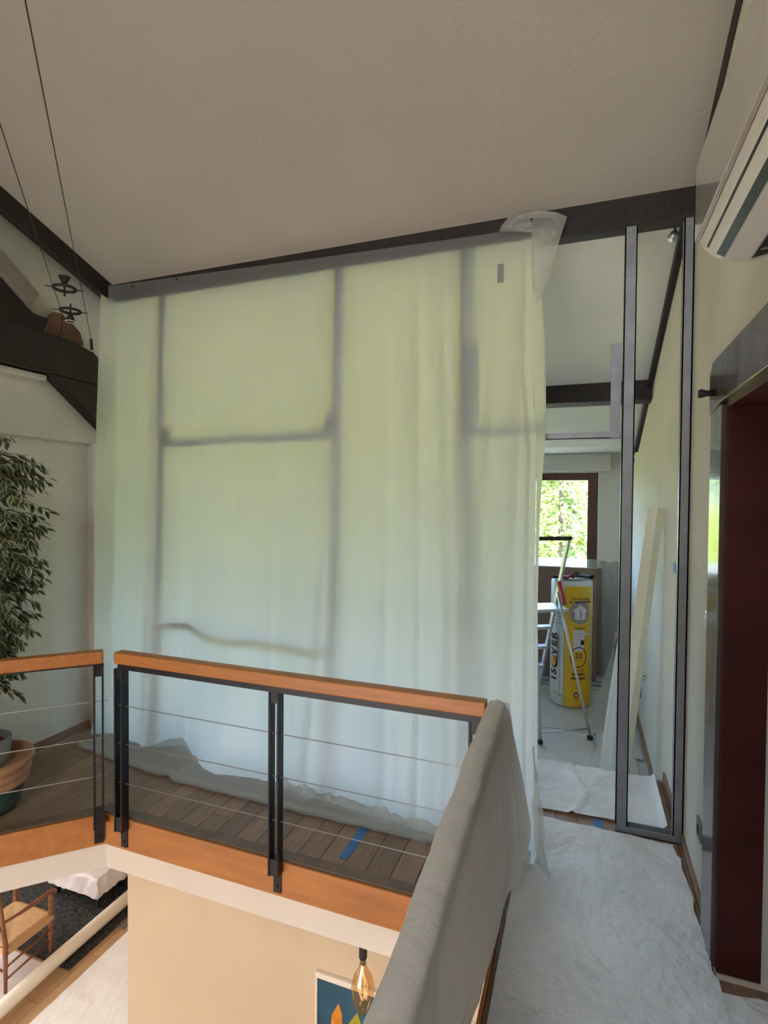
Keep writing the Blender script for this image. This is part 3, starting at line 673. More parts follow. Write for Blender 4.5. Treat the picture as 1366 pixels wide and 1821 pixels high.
# blue tapes
def flatbox(name, pts, z0, z1, m, label, cat, **k):
    c = MB(); c.prism(pts, z0, z1, 'z'); return tag(c.build(name, m), label, cat, **k)
flatbox('tape_strip', [(-1.072, 2.321), (-1.03, 2.320), (-1.022, 2.66), (-1.066, 2.66)], 0.0005, 0.003, M['blue'], 'strip of blue masking tape on the parquet running under the plastic sheet', 'tape')
flatbox('tape_strip', [(0.068, 2.94), (0.113, 2.94), (0.115, 3.10), (0.071, 3.10)], 0.0005, 0.003, M['blue'], 'short blue tape on the bare floor strip between the two floor sheets', 'tape')
flatbox('tape_strip', [(-3.31, 2.93), (-3.20, 2.955), (-3.21, 2.985), (-3.32, 2.965)], 0.0005, 0.003, M['blue'], 'scrap of blue tape on the floor in the left corner', 'tape')
c = MB(); c.box(XW - 0.002, XW + 0.001, 3.40, 3.50, 1.305, 1.362); tag(c.build('tape_strip', M['blue']), 'small square of blue tape on the right wall beyond the studs', 'tape')
c = MB(); c.lathe([(0.0, 0), (0.012, 0), (0.014, 0.03), (0.006, 0.05), (0.008, 0.07), (0, 0.075)], (-3.26, 2.985, 0.004), 12); tag(c.build('door_stop', M['black'], smooth=True), 'small dark stop standing on the floor in the left corner', 'door stop')

# ------------------------------------------------------------------ far room: insulation roll
RC = (-0.108, 5.645); RR = 0.193; RB = ZF + 0.012; RT = 0.945
va = atan2(-RC[1], -RC[0])     # azimuth of the camera as seen from the roll
def cyl(ang, z, r=RR): a = va + ang; return (RC[0] + r * cos(a), RC[1] + r * sin(a), z)
rl = thing('insulation_roll', (RC[0], RC[1], RB), 'tall white and yellow roll of insulation wrap standing behind the stepladder', 'insulation roll')
c = MB(); prof = [(0.0, 0), (RR * 0.9, 0), (RR, 0.02), (RR * 1.005, 0.3), (RR * 0.995, 0.6), (RR * 1.004, 0.9), (RR, RT - RB - 0.02), (RR * 0.93, RT - RB), (0.0, RT - RB + 0.005)]
c.lathe(prof, (RC[0], RC[1], RB), 40); c.build('wrap', M['whitewrap'], rl, smooth=True)
c = MB(); pts = []
for k in range(70):
    a = k * 0.35; r = 0.02 + 0.0062 * k * 0.35 * 1.0
    pts.append((RC[0] + r * cos(a), RC[1] + r * sin(a), RT + 0.006))
c.tube(pts, 0.0022, 4); c.build('spiral_end', M['greyterra'], rl)
def patch(a0, a1, z0, z1, m, name, r=RR * 1.012):
    c = MB(); c.grid(lambda u, v: cyl(lerp(a0, a1, u), lerp(z0, z1, v), r), 16, 4); return c.build(name, m, rl, smooth=True)
D = radians
patch(D(-16), D(66), RB + 0.015, RT - 0.045, M['yellow'], 'yellow_panel')
patch(D(-19.5), D(-16), RB + 0.015, RT - 0.045, M['green'], 'green_stripe'); patch(D(66), D(70), RB + 0.015, RT - 0.045, M['green'], 'green_stripe')
def wrap_flat(mb, a_c, z_c, m, name, r=RR * 1.02):
    """mb in metres (x right, y up) wrapped on the roll around angle a_c"""
    xs_ = [v[0] for v in mb.v]
    if max(xs_) - min(xs_) > 0.03 and len(mb.f) > 1:
        me_ = bpy.data.meshes.new('w'); me_.from_pydata(mb.v, [], mb.f); bm = bmesh.new(); bm.from_mesh(me_)
        k_ = min(xs_) + 0.012
        while k_ < max(xs_):
            bmesh.ops.bisect_plane(bm, geom=bm.verts[:] + bm.edges[:] + bm.faces[:], plane_co=(k_, 0, 0), plane_no=(1, 0, 0)); k_ += 0.012
        bmesh.ops.triangulate(bm, faces=bm.faces); bm.verts.index_update()
        mb = MB(); mb.add([tuple(v.co) for v in bm.verts], [tuple(v.index for v in f.verts) for f in bm.faces]); bm.free(); bpy.data.meshes.remove(me_)
    mb.v = [cyl(a_c + x / RR, z_c + y, r) for x, y, z in mb.v]; return mb.build(name, m, rl, fix=False)
def text_mb(txt, size, rot=0.0, bold=0.0, align='CENTER', shear=0.0, sub=True):
    cu = bpy.data.curves.new('t', 'FONT'); cu.body = txt; cu.size = size; cu.align_x = align; cu.align_y = 'CENTER'; cu.offset = bold; cu.shear = shear; cu.resolution_u = 3
    o = bpy.data.objects.new('t', cu); COL.objects.link(o); bpy.context.view_layer.update()
    dg = bpy.context.evaluated_depsgraph_get(); me = o.evaluated_get(dg).to_mesh()
    bm = bmesh.new(); bm.from_mesh(me); bmesh.ops.triangulate(bm, faces=bm.faces)
    cr, sr = cos(rot), sin(rot); mb = MB()
    mb.add([(v.co.x * cr - v.co.y * sr, v.co.x * sr + v.co.y * cr, 0) for v in bm.verts], [tuple(v.index for v in f.verts) for f in bm.faces])
    bm.free(); o.evaluated_get(dg).to_mesh_clear(); bpy.data.objects.remove(o); bpy.data.curves.remove(cu); return mb
def put_text(txt, size, ang, z, m='ink', rot=0.0, bold=0.0, name='lettering', shear=0.0):
    return wrap_flat(text_mb(txt, size, rot, bold, shear=shear), D(ang), z, M[m], name)
CY = 24
put_text('Nouvelle Laine', 0.030, CY + 3, 0.785, bold=0.0004); put_text('de Verre ISOVER', 0.031, CY + 3, 0.752, bold=0.0010)
c = MB(); c.add([(0.094 * cos(2 * pi * k / 32), 0.118 * sin(2 * pi * k / 32), 0) for k in range(32)], [tuple(range(32))])
bmx = MB(); bmx.grid(lambda u, v: (lerp(-1, 1, u) * 0.098 * sqrt(max(0, 1 - (2 * v - 1) ** 2)), (2 * v - 1) * 0.118, 0), 12, 20); wrap_flat(bmx, D(CY + 1), 0.655, M['greyprint'], 'house_badge', RR * 1.018)
hb = MB(); hb.grid(lambda u, v: (lerp(-0.052, 0.052, u), lerp(-0.07, 0.01, v), 0), 6, 2); hb.grid(lambda u, v: ((u - 0.5) * 0.150 * (1 - v * 0.98), 0.008 + 0.066 * v, 0), 8, 4)
wrap_flat(hb, D(CY + 1), 0.655, M['label'], 'house_sign', RR * 1.024)
hb = MB(); hb.grid(lambda u, v: ((u - 0.5) * 0.014, lerp(-0.06, 0.02, v), 0), 2, 2); wrap_flat(hb, D(CY + 1), 0.655, M['greyprint'], 'arrow_sign', RR * 1.03)
put_text("L'isolant", 0.030, CY, 0.505, bold=0.0006)
lb = MB(); lb.grid(lambda u, v: (lerp(-0.052, 0.052, u), lerp(-0.10, 0.10, v), 0), 8, 4); wrap_flat(lb, D(CY - 2), 0.385, M['label'], 'paper_label', RR * 1.018)
for zz_, s_, tt in ((0.45, 0.018, 'G3 Touch'), (0.425, 0.013, 'R = 3,75'), (0.395, 0.014, '120 mm'), (0.365, 0.013, 'A+  32'), (0.335, 0.012, 'EN 13162'), (0.31, 0.013, 'FR 0071')): put_text(tt, s_, CY - 3, zz_)
hb = MB(); hb.grid(lambda u, v: ((u - 0.5) * 0.034, (v - 0.5) * 0.045, 0), 2, 2); wrap_flat(hb, D(CY + 8), 0.365, M['ink'], 'ink_block', RR * 1.024)
for dx_ in (18, 31):
    hb = MB(); hb.grid(lambda u, v: (0.014 * (2 * u - 1) * sqrt(max(0, 1 - (2 * v - 1) ** 2)), 0.016 * (2 * v - 1), 0), 6, 8); wrap_flat(hb, D(CY + dx_), 0.445, M['label'], 'round_mark', RR * 1.02)
# ring around the 32 mark
rg = MB(); rg.grid(lambda u, v: (cos(2 * pi * u) * lerp(0.072, 0.081, v), sin(2 * pi * u) * lerp(0.090, 0.100, v), 0), 40, 1); wrap_flat(rg, D(CY - 2), 0.225, M['ink'], 'ring_mark', RR * 1.02)
put_text('32', 0.07, CY - 2, 0.235, bold=0.001); put_text('Haute performance', 0.013, CY - 2, 0.19)
put_text('R 3,75', 0.026, CY + 4, 0.10, bold=0.0004); put_text('Isolation', 0.036, CY - 2, 0.065, bold=0.0015); put_text('phonique', 0.036, CY - 2, 0.025, bold=0.0015)
put_text('thermique', 0.022, CY - 6, -0.03, 'orange'); put_text('murs', 0.022, CY - 6, -0.065, 'orange')
hb = MB(); hb.grid(lambda u, v: (0.022 * (2 * u - 1) * sqrt(max(0, 1 - (2 * v - 1) ** 2)), 0.027 * (2 * v - 1), 0), 6, 8); wrap_flat(hb, D(CY - 8), -0.14, M['ink'], 'round_mark', RR * 1.018)
hb = MB(); hb.grid(lambda u, v: ((u - 0.5) * 0.022, (v - 0.5) * 0.026, 0), 2, 2); wrap_flat(hb, D(CY - 8), -0.14, M['label'], 'house_sign', RR * 1.024)
put_text('recycle', 0.016, CY - 8, -0.19)
# vertical brand lettering on the white side, reading upwards
AW = -52
for ch, z_ in (('I', -0.012), ('S', 0.05), ('V', 0.247), ('E', 0.325), ('R', 0.402)):
    wrap_flat(text_mb(ch, 0.112, pi / 2, 0.0045), D(AW), z_, M['ink'], 'brand_letter')
hb = MB(); hb.grid(lambda u, v: (0.050 * (2 * u - 1) * sqrt(max(0, 1 - (2 * v - 1) ** 2)), 0.062 * (2 * v - 1), 0), 8, 12); wrap_flat(hb, D(AW), 0.148, M['ink'], 'brand_letter', RR * 1.016)
hb = MB(); hb.grid(lambda u, v: (0.036 * (2 * u - 1) * sqrt(max(0, 1 - (2 * v - 1) ** 2)) - 0.008, 0.052 * (2 * v - 1) + 0.004, 0), 8, 12); wrap_flat(hb, D(AW), 0.148, M['orange'], 'orange_drop', RR * 1.024)
wrap_flat(text_mb('SAINT-GOBAIN', 0.036, pi / 2, 0.001), D(-38), 0.30, M['ink'], 'lettering')
hb = MB(); hb.grid(lambda u, v: ((u - 0.5) * 0.006, lerp(-0.13, 0.42, v), 0), 1, 6); wrap_flat(hb, D(-31), 0.0, M['greyprint'], 'rule_line')
for zz_, tt in ((0.635, 'La laine'), (0.60, 'minerale'), (0.565, 'pour murs'), (0.535, 'et cloisons')): put_text(tt, 0.022, -38, zz_)
for k, aa in enumerate((-46, -39, -31, -24)): put_text('oo'[k % 2] if k > 1 else '=', 0.045, aa, -0.145 - k * 0.004)
# things lying on the roll: gloves
def glove(name, base, ang, m, label):
    g = thing(name, base, label, 'glove', 'work gloves on the insulation roll')
    ca, sa = cos(ang), sin(ang)
    def P(x, y, z): return (base[0] + x * ca - y * sa, base[1] + x * sa + y * ca, base[2] + z)
    c = MB()
    c.grid(lambda u, v: P(lerp(-0.05, 0.05, v), 0.042 * cos(2 * pi * u) * (0.9 + 0.2 * v), 0.019 + 0.017 * sin(2 * pi * u)), 14, 6)
    for k, yy in enumerate((-0.032, -0.011, 0.011, 0.032)):
        l = (0.06, 0.075, 0.07, 0.055)[k]; z1 = 0.018 + 0.014 * (k % 2)
        c.tube([P(0.04, yy, 0.02), P(0.04 + l * 0.5, yy * 1.15, 0.03 + z1 * 0.5), P(0.04 + l, yy * 1.25, z1)], [0.011, 0.0105, 0.008], 8)
    c.tube([P(-0.02, -0.035, 0.02), P(0.01, -0.06, 0.026), P(0.035, -0.07, 0.02)], [0.012, 0.011, 0.009], 8)
    c.build('hand', m, g, smooth=True)
    c = MB(); c.lathe([(0.036, 0), (0.044, 0.012), (0.047, 0.05)], n=14); c.v = [P(-0.045 - z, x, 0.021 + y * 0.42) for x, y, z in c.v]; c.build('cuff', M['glove'], g, smooth=True)
    return g
glove('work_glove', (-0.19, 5.57, RT + 0.006), 0.05, M['redglove'], 'red work glove lying on top of the insulation roll')
glove('work_glove', (-0.005, 5.70, RT + 0.008), 2.6, M['glove'], 'dark grey work glove lying on top of the insulation roll')

# ------------------------------------------------------------------ stepladder
Fc = Vector((-0.118, 4.668, 0)); w_ = Vector((0.852, 0.524, 0)); d_ = Vector((-0.524, 0.852, 0))
ZS = ZF + 0.012
def LP(w, a, z): v = Fc + w_ * w + d_ * a; return (v.x, v.y, z)
ld = thing('stepladder', (Fc.x, Fc.y, ZS), 'aluminium folding stepladder with red hinges standing open in the far room', 'stepladder')
for sgn in (-1, 1):
    c = MB(); c.tube([LP(0.225 * sgn, 0, ZS + 0.03), LP(0.11 * sgn - 0.0, 0.36, 0.90)], 0.012, 10); lg = c.build('rear_leg', M['alu'], ld, smooth=True)
    c = MB(); c.bar(LP(0.225 * sgn, 0, ZS), LP(0.223 * sgn, 0.008, ZS + 0.035), 0.034, 0.034); c.build('rubber_foot', M['black'], lg)
    c = MB(); c.bar(LP(0.250 * sgn, 1.0, ZS + 0.02), LP(0.172 * sgn, 0.30, 1.37), 0.022, 0.040, d_); st = c.build('front_stile', M['alu'], ld, bevel=0.003)
    c = MB(); c.bar(LP(0.250 * sgn, 1.0, ZS), LP(0.249 * sgn, 0.994, ZS + 0.035), 0.034, 0.05); c.build('rubber_foot', M['black'], st)
    c = MB(); c.bar(LP(0.150 * sgn, 0.42, 0.99), LP(0.155 * sgn - 0.005 * sgn, 0.31, 0.80), 0.030, 0.040, d_); c.build('hinge', M['redplastic'], ld, bevel=0.006)
c = MB(); c.tube([LP(-0.215, 0.012, ZS + 0.09), LP(0.215, 0.012, ZS + 0.09)], 0.009, 8); c.build('rear_crossbar', M['alu'], ld, smooth=True)
def stile_a(z): return lerp(1.0, 0.30, (z - ZS) / (1.37 - ZS))
def stile_w(z): return lerp(0.25, 0.172, (z - ZS) / (1.37 - ZS))
for z in (-0.08, 0.12, 0.33, 0.54):
    a = stile_a(z); w = stile_w(z) - 0.01
    c = MB(); c.add([LP(s * w, a + t, z + q_) for q_ in (-0.028, 0.0) for s, t in ((-1, -0.05), (1, -0.05), (1, 0.04), (-1, 0.04))], [(0, 3, 2, 1), (4, 5, 6, 7), (0, 1, 5, 4), (1, 2, 6, 5), (2, 3, 7, 6), (3, 0, 4, 7)])
    c.build('step', M['alu'], ld, bevel=0.003)
z = 0.765; a = stile_a(z); w = 0.185
c = MB(); c.add([LP(s * w, a + t, z + q_) for q_ in (-0.028, 0.0) for s, t in ((-1, -0.25), (1, -0.25), (1, 0.04), (-1, 0.04))], [(0, 3, 2, 1), (4, 5, 6, 7), (0, 1, 5, 4), (1, 2, 6, 5), (2, 3, 7, 6), (3, 0, 4, 7)]); c.build('platform', M['alu'], ld, bevel=0.004)
c = MB(); c.tube([LP(-0.20, 0.30, 1.385), LP(0.20, 0.30, 1.385)], 0.019, 10); c.build('foam_handle', M['black'], ld, smooth=True)

# ------------------------------------------------------------------ boards, film, plank, in the far room
for (x0, x1, y, z1, lb) in ((-1.6, 0.142, 6.22, 0.965, 'wide brown board leaning under the far window, front one'), (-1.2, 0.198, 6.42, 0.95, 'brown board leaning behind the wide brown board')):
    c = MB(); c.add([(x0, y, ZF + 0.07), (x1, y, ZF + 0.07), (x1, y + 0.02, ZF + 0.07), (x0, y + 0.02, ZF + 0.07), (x0, y + 0.24, z1), (x1, y + 0.24, z1), (x1, y + 0.26, z1), (x0, y + 0.26, z1)],
                   [(0, 3, 2, 1), (4, 5, 6, 7), (0, 1, 5, 4), (1, 2, 6, 5), (2, 3, 7, 6), (3, 0, 4, 7)])
    tag(c.build('leaning_board', M['kraft'], bevel=0.002), lb, 'board')
for k, (y, z, w) in enumerate(((6.10, 0.0, 0.055), (6.17, 0.0, 0.045), (6.13, 0.034, 0.05), (6.26, 0.0, 0.05))):
    c = MB(); t = 0.003; L0, L1 = (-1.5, 0.33 - 0.04 * k)
    zb = ZF + 0.012 + z
    c.box(L0, L1, y, y + w, zb, zb + t); c.box(L0, L1, y, y + t, zb, zb + 0.03); c.box(L0, L1, y + w - t, y + w, zb, zb + 0.03)
    tag(c.build('metal_track', M['alu']), ['metal track lying on the lower floor nearest to the roll', 'metal track lying second from the roll on the lower floor', 'metal track lying on top of two others under the boards', 'metal track lying furthest back under the brown boards'][k], 'metal track')
def mfilm(u, v): 
    z = lerp(1.02, ZF + 0.03, v); return (lerp(0.16, 0.475, u), 6.76 - 0.04 * v + 0.016 * fbm(u * 6, z * 5), z + 0.006 * sin(u * 12))
c = MB(); c.grid(mfilm, 24, 40); tag(c.build('masking_film', M['filmfar'], smooth=True, fix=False), 'yellowish masking film taped over the wall right of the far window', 'plastic film')
def sfilm(u, v): return (lerp(-1.3, 0.15, u), 6.775 - 0.01 * v + 0.006 * fbm(u * 9, v * 6), lerp(1.04, 0.90, v) + 0.014 * fbm(u * 8, 1))
c = MB(); c.grid(sfilm, 40, 6); tag(c.build('masking_film', M['filmfar'], smooth=True, fix=False), 'strip of masking film along the bottom of the far window', 'plastic film')
# leaning pale plank
c = MB()
B = [(0.235, 4.36), (0.175, 4.36)]
bot = [(0.215, 4.30, ZF + 0.02), (0.285, 4.22, ZF + 0.02), (0.335, 4.27, ZF + 0.02), (0.265, 4.35, ZF + 0.02)]
top = [(0.385, 3.905, 1.675), (0.438, 3.865, 1.672), (0.482, 3.90, 1.665), (0.43, 3.95, 1.668)]
c.add(bot + top, [(0, 3, 2, 1), (4, 5, 6, 7), (0, 1, 5, 4), (1, 2, 6, 5), (2, 3, 7, 6), (3, 0, 4, 7)])
tag(c.build('leaning_plank', M['edgeboard'], bevel=0.003), 'long pale plank leaning on the right wall behind the studs', 'plank')
# foam underlay falling to the floor in front of it
def foam(u, v):
    z = lerp(0.95, ZF + 0.018, v); wd = 0.02 + 0.125 * v; x = 0.262 - 0.085 * v - 0.02 * sin(v * 2) + wd * (u - 0.25)
    return (x, 4.08 + 0.10 * v - 0.06 * sin(u * pi) * v + 0.012 * sin(u * 9), z)
c = MB(); c.grid(foam, 14, 30); tag(c.build('foam_underlay', M['foam'], smooth=True, fix=False), 'pale foam sheet hanging down to the lower floor in front of the leaning plank', 'foam sheet')
def foam2(u, v):
    z = lerp(0.60, ZF + 0.02, v); return (0.28 - 0.22 * v * (1 - u) - 0.02 * u, 4.95 + 0.1 * u + 0.06 * sin(v * 3), z)
c = MB(); c.grid(foam2, 10, 20); tag(c.build('foam_underlay', M['filmfar'], smooth=True, fix=False), 'grey crumpled film slumped beside the insulation roll', 'plastic film')
# wall fittings
c = MB(); c.box(XW - 0.010, XW, 2.50, 2.575, 1.175, 1.255); sw = tag(c.build('light_switch', M['white'], bevel=0.004), 'white light switch on the right wall between the stud and the door', 'light switch')
c = MB(); c.box(XW - 0.016, XW - 0.010, 2.515, 2.56, 1.19, 1.24); c.build('rocker', M['white'], sw, bevel=0.003)
for y0, z0, lb in ((2.58, 0.265, 'grey wall outlet low on the right wall near the door'), (5.17, 0.0, 'dark wall outlet low on the far part of the right wall')):
    c = MB(); c.box(XW - 0.009, XW, y0, y0 + 0.085, z0, z0 + 0.085); so = tag(c.build('wall_outlet', M['greyterra'], bevel=0.006), lb, 'outlet')
    c = MB(); c.lathe([(0.024, 0.0), (0.021, 0.002), (0.0, 0.002)], n=18); c.v = [(XW - 0.009 - z, y0 + 0.0425 + x, z0 + 0.0425 + y) for x, y, z in c.v]; c.build('socket', M['black'], so)
def wall_lamp(loc, lb, cable=True):
    g = thing('wall_spotlight', loc, lb, 'lamp', None); x, y, z = loc
    c = MB(); c.tube([(x, y, z + 0.09), (x - 0.012, y, z + 0.085), (x - 0.03, y - 0.01, z + 0.05), (x - 0.032, y - 0.01, z + 0.0)], 0.006, 8); c.build('cable', M['black'], g, smooth=True)
    c = MB(); c.tube([(x - 0.032, y - 0.01, z + 0.005), (x - 0.048, y - 0.025, z - 0.03)], [0.018, 0.026], 12); c.build('lamp_head', M['alu'], g, smooth=True)
wall_lamp((0.452, 3.22, 3.11), 'small spotlight on a black cable at the beam end above the right studs')
wall_lamp((XW - 0.02, 5.8, 2.12), 'small silver spotlight high on the right wall of the far room')
c = MB(); c.tube([(XW - 0.003, 5.0, 0.52), (XW - 0.05, 5.0, 0.50), (XW - 0.055, 5.0, 0.46)], 0.004, 6)
tag(c.build('wire_hook', M['black'], smooth=True), 'thin black wire end sticking out of the far right wall, upper one', 'wire')
c = MB(); c.tube([(XW - 0.003, 4.75, 0.33), (XW - 0.04, 4.75, 0.31), (XW - 0.03, 4.75, 0.285), (XW - 0.01, 4.75, 0.30)], 0.003, 6)
tag(c.build('wire_hook', M['black'], smooth=True), 'small black wire loop on the far right wall, lower one', 'wire')

# ------------------------------------------------------------------ air conditioner on the right wall
ac = thing('air_conditioner', (XW, 1.2, 2.31), 'white wall mounted air conditioner unit at the upper right', 'air conditioner')
y0, y1 = 0.80, 1.60
prof = [(XW - 0.002, 2.335), (0.42, 2.314), (0.375, 2.306), (0.337, 2.311), (0.312, 2.320), (0.293, 2.333), (0.274, 2.355), (0.262, 2.374), (XW - 0.002, 2.45)]
c = MB(); c.prism([(XW - 0.002, 2.335), (0.42, 2.314), (0.375, 2.306), (0.337, 2.311), (0.312, 2.320), (0.293, 2.333), (0.276, 2.352), (0.268, 2.372), (0.268, 2.56), (0.30, 2.60), (XW - 0.002, 2.61)], y0, y1, 'y')
c.build('housing', M['white'], ac, bevel=0.003)
c = MB(); c.prism([(0.2555, 2.372), (0.2665, 2.372), (0.2665, 2.572), (0.262, 2.585), (0.2555, 2.560)], y0, y1 + 0.001, 'y'); c.build('front_panel', M['acpanel'], ac, bevel=0.002)
def strip(name, a, b, m, yy0=y0 + 0.02, yy1=y1 - 0.025, out=0.0015):
    """thin strip on the underside between profile points a and b"""
    (xa, za), (xb, zb) = a, b; nx, nz = (zb - za), -(xb - xa); l = sqrt(nx * nx + nz * nz); nx /= l; nz /= l
    if nz > 0: nx, nz = -nx, -nz
    c = MB(); c.prism([(xa, za), (xb, zb), (xb + nx * out, zb + nz * out), (xa + nx * out, za + nz * out)], yy0, yy1, 'y'); return c.build(name, m, ac)
strip('seam', (0.280, 2.349), (0.2835, 2.345), M['acdark'], out=0.002)
strip('air_slot', (0.301, 2.328), (0.3185, 2.3175), M['acdark'], out=0.002)
strip('vane', (0.321, 2.3165), (0.372, 2.3068), M['white'], out=0.004)
v_ = strip('air_outlet', (0.377, 2.3065), (0.408, 2.3120), M['acdark'], out=0.002)
for k in range(9):
    c = MB(); yy = y0 + 0.06 + k * 0.083; c.box(0.382, 0.404, yy, yy + 0.003, 2.302, 2.309); c.build('fin', M['greyterra'], v_)

# ------------------------------------------------------------------ cable lights upper left
cz = 2.83
def Bl(x): return 0.891 + (-1.209 - x) * 0.963
def Al(x): return 1.154 + (-1.676 - x) * 0.965
for fn, x1, lb in ((Bl, -3.30, 'right hand tension cable of the cable lights, ending at the tie beam'), (Al, -3.05, 'left hand tension cable of the cable lights, ending at the tie beam')):
    c = MB(); c.tube([(0.45, fn(0.45), cz), (x1, fn(x1), cz)], 0.0018, 6); w = tag(c.build('light_cable', M['cable']), lb, 'cable')
    c = MB(); xe = x1
    if fn is Bl:
        c.tube([(xe, fn(xe), cz + 0.0), (xe - 0.005, fn(xe) + 0.012, cz - 0.075)], 0.010, 10); c.build('turnbuckle', M['cable'], w, smooth=True)
        c = MB(); pts = [(xe - 0.006 + 0.006 * cos(k), fn(xe) + 0.02 + 0.006 * sin(k) + k * 0.0006, cz - 0.08 - k * 0.0022) for k in range(40)]
        c.tube(pts, 0.0016, 5); c.build('spring', M['wire'], w)
    else:
        c.tube([(xe, fn(xe), cz), (xe - 0.2, fn(xe) + 0.15, cz - 0.03)], 0.004, 6); c.tube([(xe - 0.2, fn(xe) + 0.15, cz - 0.03), (xe - 0.26, fn(xe) + 0.22, cz - 0.09)], 0.008, 8); c.build('turnbuckle', M['cable'], w, smooth=True)
c = MB(); c.tube([(-3.31, 2.60, 3.0), (-3.30, 2.66, 2.93)], 0.0018, 5)
def cable_lamp(cx, cy, up, lb):
    g = thing('cable_lamp', (cx, cy, cz), lb, 'lamp', 'cable lamps between the two tension cables')
    c = MB(); c.torus((cx, cy, cz), 0.053, 0.0085); c.build('ring', M['black'], g, smooth=True)
    ax = Vector((0.693, 0.72, 0)).normalized()
    c = MB(); c.tube([(cx - ax.x * 0.092, cy - ax.y * 0.092, cz), (cx - ax.x * 0.05, cy - ax.y * 0.05, cz)], 0.003, 6); c.build('cable_clip', M['cable'], g); c = MB(); c.tube([(cx + ax.x * 0.05, cy + ax.y * 0.05, cz), (cx + ax.x * 0.092, cy + ax.y * 0.092, cz)], 0.003, 6); c.build('cable_clip', M['cable'], g)
    s = 1 if up else -1
    c = MB(); c.tube([(cx, cy, cz - s * 0.042), (cx, cy, cz + s * 0.03)], 0.005, 8); c.build('stem', M['black'], g)
    c = MB(); c.lathe([(0.008, 0.02 * s), (0.012, 0.025 * s), (0.030, 0.062 * s), (0.027, 0.062 * s), (0.006, 0.03 * s)], (cx, cy, cz), 20); c.build('lamp_shade', M['black'], g, smooth=True)
    if not up: c = MB(); c.torus((cx, cy, cz - 0.063), 0.0275, 0.003, 20, 6); c.build('lamp_rim', M['white'], g, smooth=True)
mx1 = (-2.648, 2.164); cable_lamp(mx1[0], mx1[1], True, 'black ring cable lamp with its cone pointing up, upper of the pair')
cable_lamp(-2.93, 2.434, False, 'black ring cable lamp with its cone pointing down, nearer the tie beam')

# ------------------------------------------------------------------ potted fig
PX, PY = -3.03, 2.00
fg = thing('potted_fig', (PX, PY, 0), 'variegated weeping fig in a ringed terracotta pot behind the angled balustrade', 'plant')
c = MB(); prof = [(0.0, 0.0), (0.17, 0.0), (0.185, 0.02), (0.215, 0.13), (0.222, 0.15)]
prof = [(a * 0.80, b * 0.93) for a, b in prof]; c.lathe(prof, (PX, PY, 0), 40); pot = c.build('pot', M['glaze'], fg, smooth=True)
c = MB(); prof = [(0.222, 0.15), (0.238, 0.155), (0.243, 0.175), (0.238, 0.195), (0.232, 0.20), (0.246, 0.205), (0.254, 0.225), (0.247, 0.245), (0.242, 0.25), (0.258, 0.255), (0.272, 0.28), (0.272, 0.30), (0.262, 0.312), (0.245, 0.306), (0.235, 0.26), (0.0, 0.24)]
prof = [(a * 0.80, b * 0.93) for a, b in prof]; c.lathe(prof, (PX, PY, 0), 40); c.build('pot_rim', M['terra'], fg, smooth=True)
c = MB(); c.lathe([(0.13, 0.20), (0.145, 0.37), (0.130, 0.375), (0.12, 0.33), (0.0, 0.33)], (PX - 0.06, PY + 0.0, 0), 28); ip = c.build('inner_pot', M['greyterra'], fg, smooth=True)
c = MB(); c.lathe([(0.0, 0.335), (0.122, 0.338)], (PX - 0.06, PY, 0), 20); c.build('soil', M['soil'], ip)
def trunk(ph):
    return [(PX - 0.05 + 0.022 * cos(k * 0.55 + ph), PY + 0.022 * sin(k * 0.55 + ph), 0.33 + k * 0.075) for k in range(20)]
c = MB(); c.tube(trunk(0), [0.016 - 0.0004 * k for k in range(20)], 8); c.tube(trunk(pi), [0.015 - 0.0004 * k for k in range(20)], 8); c.build('trunk', M['bark'], fg, smooth=True)
# leaf mesh with cream margins (15 triangles), bent
def leaf_geo(L=0.056, Wd=0.027):
    st = [(0, 0.0), (0.18, 0.55), (0.42, 1.0), (0.7, 0.75), (0.9, 0.3), (1.0, 0.0)]
    v = []; f = []; mi = []
    for t, w in st:
        z = -0.30 * L * t * t
        v += [(L * t, -Wd / 2 * w, z + 0.003 * w), (L * t * 0.96 + 0.001, -Wd / 2 * w * 0.62, z), (L * t * 0.96 + 0.001, Wd / 2 * w * 0.62, z), (L * t, Wd / 2 * w, z + 0.003 * w)]
    for i in range(len(st) - 1):
        b = 4 * i
        for j, m_ in ((0, 1), (1, 0), (2, 1)):
            f.append((b + j, b + j + 1, b + j + 5, b + j + 4)); mi.append(m_)
    return v, f, mi
LV, LF, LM = leaf_geo()
leaf_me = bpy.data.meshes.new('leaf'); leaf_me.from_pydata(LV, [], LF); leaf_me.materials.append(M['leaf']); leaf_me.materials.append(M['leafedge']); leaf_me.polygons.foreach_set('material_index', LM)
random.seed(21)
